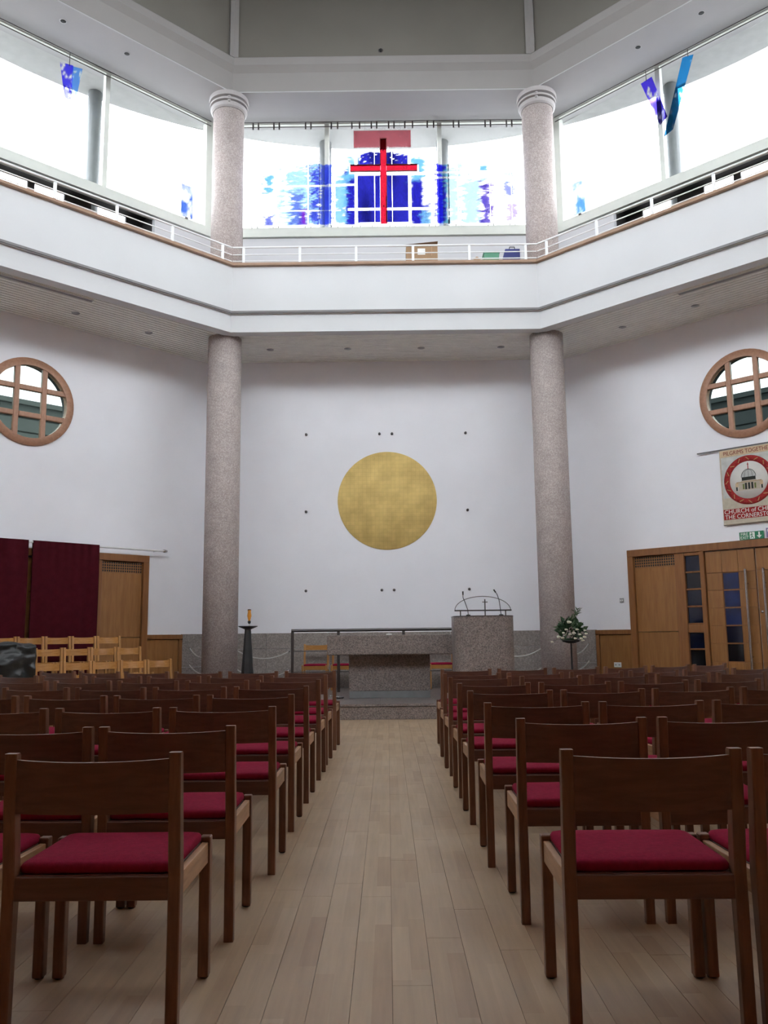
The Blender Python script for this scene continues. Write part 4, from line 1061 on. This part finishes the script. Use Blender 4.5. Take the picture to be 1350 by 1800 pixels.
def paint_front(x, z):
    px, py = to_px(x, z)
    n1 = mnoise.noise(Vector((px*.05, py*.16, 3.1))); n2 = mnoise.noise(Vector((px*.14, py*.45, 9.7)))
    col = [WHITE]*3
    def mixin(c, f):
        f = max(0.0, min(1.0, f))
        if c == (1, 1, 1): c = (WHITE,)*3
        for i in range(3): col[i] = col[i]*(1-f)+c[i]*f
    if 627 < px < 721.5:
        top = 272 - 6*math.cos((px-674)/47*1.5) + 5*n1 + 3*n2 + (6 if px < 634 else 0)
        f = max(0, min(1, (py-top)/3.0))
        if py > 391: f = 0
        sh = .8+.9*mnoise.noise(Vector((px*.045, py*.012, 20)))
        c = (BL[0]*1.15*sh, BL[1]*1.3*sh, BL[2]*sh)
        mixin(c, f)
        if py < 291:
            st = mnoise.noise(Vector((px*.11+py*.06, py*.55-px*.04, 31)))+.5*n2
            mixin((1, 1, 1), (st-.36)*7)
        mixin(CYL, max(0, 1-abs(px-629)/4)*.6 if 274 < py < 291 else 0)
    for x0, x1, y0, y1, c, s, fx, fy, nz in blobs:
        if px < x0-fx*2 or px > x1+fx*2 or py < y0-fy*2 or py > y1+fy*2: continue
        ex = min(px-x0, x1-px)/fx; ey = min(py-y0, y1-py)/fy
        f = min(ex, ey)+.5+nz*(n1*1.1+n2*1.0)
        mixin(c, min(1, s*1.15)*max(0, min(1, f*1.1)))
    if py > 393: mixin((1, 1, 1), (py-393)/2)
    if (abs(px-674.4) < 5.2 and 244 < py < 396) or (615 < px < 736 and 291.5 < py < 305.5): mixin((1, 1, 1), 1)   # clear glass behind the cross
    # white came bars
    def bar(v, c, w): return max(0, min(1, (w-abs(v-c))/1.0))
    if 612 < px < 757: mixin((1, 1, 1), bar(py, 367.5, 2.6))
    if 627 < px < 750: mixin((1, 1, 1), bar(py, 306.5, 2.6))
    if 575 < px < 627: mixin((1, 1, 1), bar(py, 324.5, 2.2))
    if px < 600: mixin((1, 1, 1), bar(py, 326, 1.8)+bar(py, 369, 1.2))
    if px > 757: mixin((1, 1, 1), bar(py, 305, 2)+bar(py, 314, 2))
    if min(col) > WHITE*.93: return [1, 1, 1]
    dens = .55 if (563 < px < 586 or 766.5 < px < 788) and py > 274 else VIS      # tint thinned where outdoor columns dim the backlight, put into the colour
    return [min(1, c/dens) for c in col]  # thinned strips placed by image pixels, aligned with the columns from the camera
def glass_panel(name, mat, M, x0, x1, z0, z1, fn, parent, res=.016, poly=None, D=None):
    nx = max(2, int((x1-x0)/res)); nz = max(2, int((z1-z0)/res)); vs = []; fs = []; cols = []
    for j in range(nz+1):
        for i in range(nx+1):
            u, v = i/nx, j/nz
            if poly:   # quad: bl, br, tr, tl
                (ax, az), (bx_, bz_), (cx, cz), (dx, dz) = poly
                x = (ax*(1-u)+bx_*u)*(1-v)+(dx*(1-u)+cx*u)*v; z = (az*(1-u)+bz_*u)*(1-v)+(dz*(1-u)+cz*u)*v
            else: x = x0+(x1-x0)*u; z = z0+(z1-z0)*v
            vs.append((x, 0, z)); cols.append(fn(x, z, u, v) if poly else fn(x, z))
    for j in range(nz):
        for i in range(nx): fs.append((j*(nx+1)+i, j*(nx+1)+i+1, (j+1)*(nx+1)+i+1, (j+1)*(nx+1)+i))
    me = bpy.data.meshes.new(name); me.from_pydata(vs, [], fs); me.materials.append(MATS[mat])
    ca = me.color_attributes.new('paint', 'FLOAT_COLOR', 'POINT')
    for i, c in enumerate(cols): ca.data[i].color = (math.sqrt(c[0]), math.sqrt(c[1]), math.sqrt(c[2]), 1)   # two faces per sheet
    me.update()
    o = bpy.data.objects.new(name, me); COL.objects.link(o); o.parent = parent
    o.matrix_local = M
    sm = o.modifiers.new('thickness', 'SOLIDIFY'); sm.thickness = .006
    return o
scr = empty('painted_glass_screen', (0, YG, 9.19)); tag(scr, 'screen of hanging glass sheets painted blue behind the red cross', 'stained glass')
gaps = [-3.18, -2.57, -2.15, -1.51, -.98, -.55, -.18, .17, .52, .96, 1.48, 2.12, 2.55, 3.18]
# the sheets keep their white reveals: wide beside the centre, hairline between the middle panels
for i in range(len(gaps)-1):
    wl_ = .028 if abs(abs(gaps[i])-.535) < .03 else (.014 if abs(abs(gaps[i])-.97) < .03 else .004)
    wr_ = .028 if abs(abs(gaps[i+1])-.535) < .03 else (.014 if abs(abs(gaps[i+1])-.97) < .03 else .004)
    a, b = gaps[i]+wl_, gaps[i+1]-wr_
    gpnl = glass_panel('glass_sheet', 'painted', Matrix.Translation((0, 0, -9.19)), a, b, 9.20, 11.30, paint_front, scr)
    for x in (a+.05, b-.05):
        MB().box((x-.014, -.012, 11.29-9.19), (x+.014, .008, 11.45-9.19)).build('hanging_clip', 'dark_steel', scr)
        MB().box((x-.01, -.01, 9.185-9.19), (x+.01, .012, 9.215-9.19)).build('foot_clip', 'dark_steel', scr)
pk = empty('pink_glass_panel', (-.005, YG+.035, 10.9)); tag(pk, 'dusky pink glass panel above the red cross', 'glass panel')
MB().box((-.59, 0, .0), (.565, .008, .37)).build('pink_sheet', 'pink_panel', pk)
for x in (-.36, .34): MB().tube([(x, .004, .365), (x, .004, .57)], .003, 6).build('hanging_wire', 'steel', pk)
cr = empty('red_cross', (-.0, YG-.075, 9.2)); tag(cr, 'tall translucent red cross standing in the front window', 'cross')
cz = lambda z: z-9.2
MB().box((-.058, 0, cz(9.205)), (.058, .012, cz(11.015))).build('cross_upright', 'cross_red', cr)
for a, b in ((-.655, -.0585), (.0585, .67)): MB().box((a, 0, cz(10.325)), (b, .012, cz(10.455))).build('cross_arm', 'cross_red', cr)
plain('cross_edge', (.16, .03, .03), .5)
for a, b, z0, z1 in ((-.068, -.058, 9.2, 10.325), (-.068, -.058, 10.455, 11.02), (.058, .068, 9.2, 10.325), (.058, .068, 10.455, 11.02), (-.068, .068, 11.015, 11.03),
                     (-.66, -.058, 10.455, 10.464), (.058, .675, 10.455, 10.464), (-.66, -.058, 10.316, 10.325), (.058, .675, 10.316, 10.325), (-.665, -.655, 10.316, 10.464), (.67, .68, 10.316, 10.464)):
    MB().box((a, -.012, cz(z0)), (b, .03, cz(z1))).build('cross_edge', 'cross_edge', cr)
for z in (9.6, 10.8): MB().tube([(0, .012, cz(z)), (0, .075, cz(z))], .008, 6).build('cross_stud', 'dark_steel', cr)

# painted glass pieces hung in the diagonal windows
def hung_glass(M, quads, lab, cols, seed, hang=None, zeave=99, low=VIS):
    zz = min(q[1] for qd in quads for q in qd); xx = sum(q[0] for q in quads[0])/4
    e = empty('painted_glass_piece', M @ Matrix.Translation((xx, 8.19, zz))); tag(e, lab, 'stained glass', 'painted glass pieces in the side windows')
    for k, qd in enumerate(quads):
        def fn(x, z, u, v, k=k):
            n1 = mnoise.noise(Vector((x*9, z*4, seed+k))); n2 = mnoise.noise(Vector((x*24, z*14, seed*2+k)))
            c, edge = cols[k]
            f = max(0, min(1, (.72+.9*n1+.5*n2)+(edge[0]*v+edge[1]*(1-v))))
            if f < .05: return [1, 1, 1]
            t = max(0, min(1, (z-zeave)/.06+.5)); dens = low*(1-t)+.62*t  # tint thinned above the eaves line, weaker backlight put into the colour
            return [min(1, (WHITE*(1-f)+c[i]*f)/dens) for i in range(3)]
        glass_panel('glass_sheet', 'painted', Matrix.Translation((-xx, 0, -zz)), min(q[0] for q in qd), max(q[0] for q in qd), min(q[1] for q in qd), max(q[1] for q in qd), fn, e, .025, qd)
    for qd in quads[:1]:
        x = (qd[2][0]+qd[3][0])/2
        if hang: MB().tube([(hang[0]-xx, .0, (qd[2][1]+qd[3][1])/2-zz-.02), (hang[0]-xx, 0, 11.445-zz)], .006, 6).build('hanging_wire', 'dark_steel', e)
        else: MB().box((x-.03-xx, -.01, -.02), (x+.03-xx, .1, .005)).build('foot_clip', 'dark_steel', e)
BR = (.06, .05, .66)
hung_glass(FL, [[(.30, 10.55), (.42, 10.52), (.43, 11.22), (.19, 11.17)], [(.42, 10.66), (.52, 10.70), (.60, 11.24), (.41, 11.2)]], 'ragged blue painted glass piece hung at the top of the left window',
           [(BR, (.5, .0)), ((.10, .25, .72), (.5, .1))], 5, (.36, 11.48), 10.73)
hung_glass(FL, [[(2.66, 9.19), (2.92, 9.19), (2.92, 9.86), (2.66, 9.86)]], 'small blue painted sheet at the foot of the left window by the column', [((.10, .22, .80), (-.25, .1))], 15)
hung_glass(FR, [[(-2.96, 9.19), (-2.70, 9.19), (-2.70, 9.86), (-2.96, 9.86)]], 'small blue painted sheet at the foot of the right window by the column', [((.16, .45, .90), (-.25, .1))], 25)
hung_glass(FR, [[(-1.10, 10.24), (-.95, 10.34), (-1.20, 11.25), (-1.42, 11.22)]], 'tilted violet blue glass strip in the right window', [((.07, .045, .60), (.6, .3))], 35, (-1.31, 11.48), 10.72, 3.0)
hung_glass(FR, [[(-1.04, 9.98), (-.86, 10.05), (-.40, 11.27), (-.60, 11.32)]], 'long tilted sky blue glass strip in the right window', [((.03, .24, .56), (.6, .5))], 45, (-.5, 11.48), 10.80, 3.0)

# ------------------------------------------------------------------ odds and ends stored on the gallery
e = empty('added_support_table', F0 @ Matrix.Translation((1.4, 7.35, 6.95))); tag(e, 'long table added on the gallery to hold up the boxes', 'table')  # table added as a support under the gallery items
MB().cbox((-1.3, -.3, .87), (1.13, .3, .91), .004).build('table_top', 'timber_cap', e)
for x in (-1.22, 1.05):
    for y in (-.25, .25): MB().cbox((x-.025, y-.025, 0), (x+.025, y+.025, .87), .003).build('table_leg', 'timber_cap', e)
TZ = 6.95+.91
e = empty('cardboard_box', F0 @ Matrix.Translation((.68, 7.32, TZ))); tag(e, 'brown cardboard box with a white label on the gallery', 'box')
MB().cbox((-.28, -.18, 0), (.30, .18, .42), .004).build('box_body', 'cardboard', e); MB().box((-.07, -.184, .22), (.07, -.18, .34)).build('box_label', 'paper_white', e)
MB().box((.18, -.184, .2), (.2, -.18, .41)).build('box_tape', 'brown_item', e); MB().add([(-.28, -.18, .42), (.3, -.18, .42), (.3, -.26, .44), (-.34, -.26, .38)], [(0, 1, 2, 3)]).build('box_flap', 'cardboard', e)
e = empty('green_crate', F0 @ Matrix.Translation((1.98, 7.32, TZ))); tag(e, 'small green plastic crate on the gallery', 'crate')
MB().cbox((-.14, -.12, 0), (.14, .12, .29), .01).build('crate_body', 'green_plastic', e); MB().cbox((-.15, -.13, .26), (.15, .13, .30), .005).build('crate_rim', 'green_plastic', e)
e = empty('brown_bundle', F0 @ Matrix.Translation((1.72, 7.32, TZ))); tag(e, 'small rounded brown bundle beside the green crate', 'bundle')
MB().ico((0, 0, .12), .12, 2, (.7, 1, 1.0)).build('bundle_body', 'brown_item', e); MB().lathe([(.02, .2), (.03, .235), (.015, .25), (0, .25)], 10).build('bundle_knot', 'brown_item', e)
e = empty('navy_bag', F0 @ Matrix.Translation((2.34, 7.32, TZ))); tag(e, 'navy blue bag leaning on the gallery by the column', 'bag')
MB().add([(-.19, -.12, 0), (.17, -.12, 0), (.17, .12, 0), (-.19, .12, 0), (-.10, -.08, .36), (.17, -.08, .36), (.17, .08, .36), (-.10, .08, .36)], [(3, 2, 1, 0), (4, 5, 6, 7), (0, 1, 5, 4), (1, 2, 6, 5), (2, 3, 7, 6), (3, 0, 4, 7)]).build('bag_body', 'navy_plastic', e)
MB().tube([(-.02, -.02, .35), (-.01, -.03, .42), (.08, -.03, .42), (.09, -.02, .35)], .01, 6).build('bag_handle', 'black', e)
bpy.context.view_layer.update()
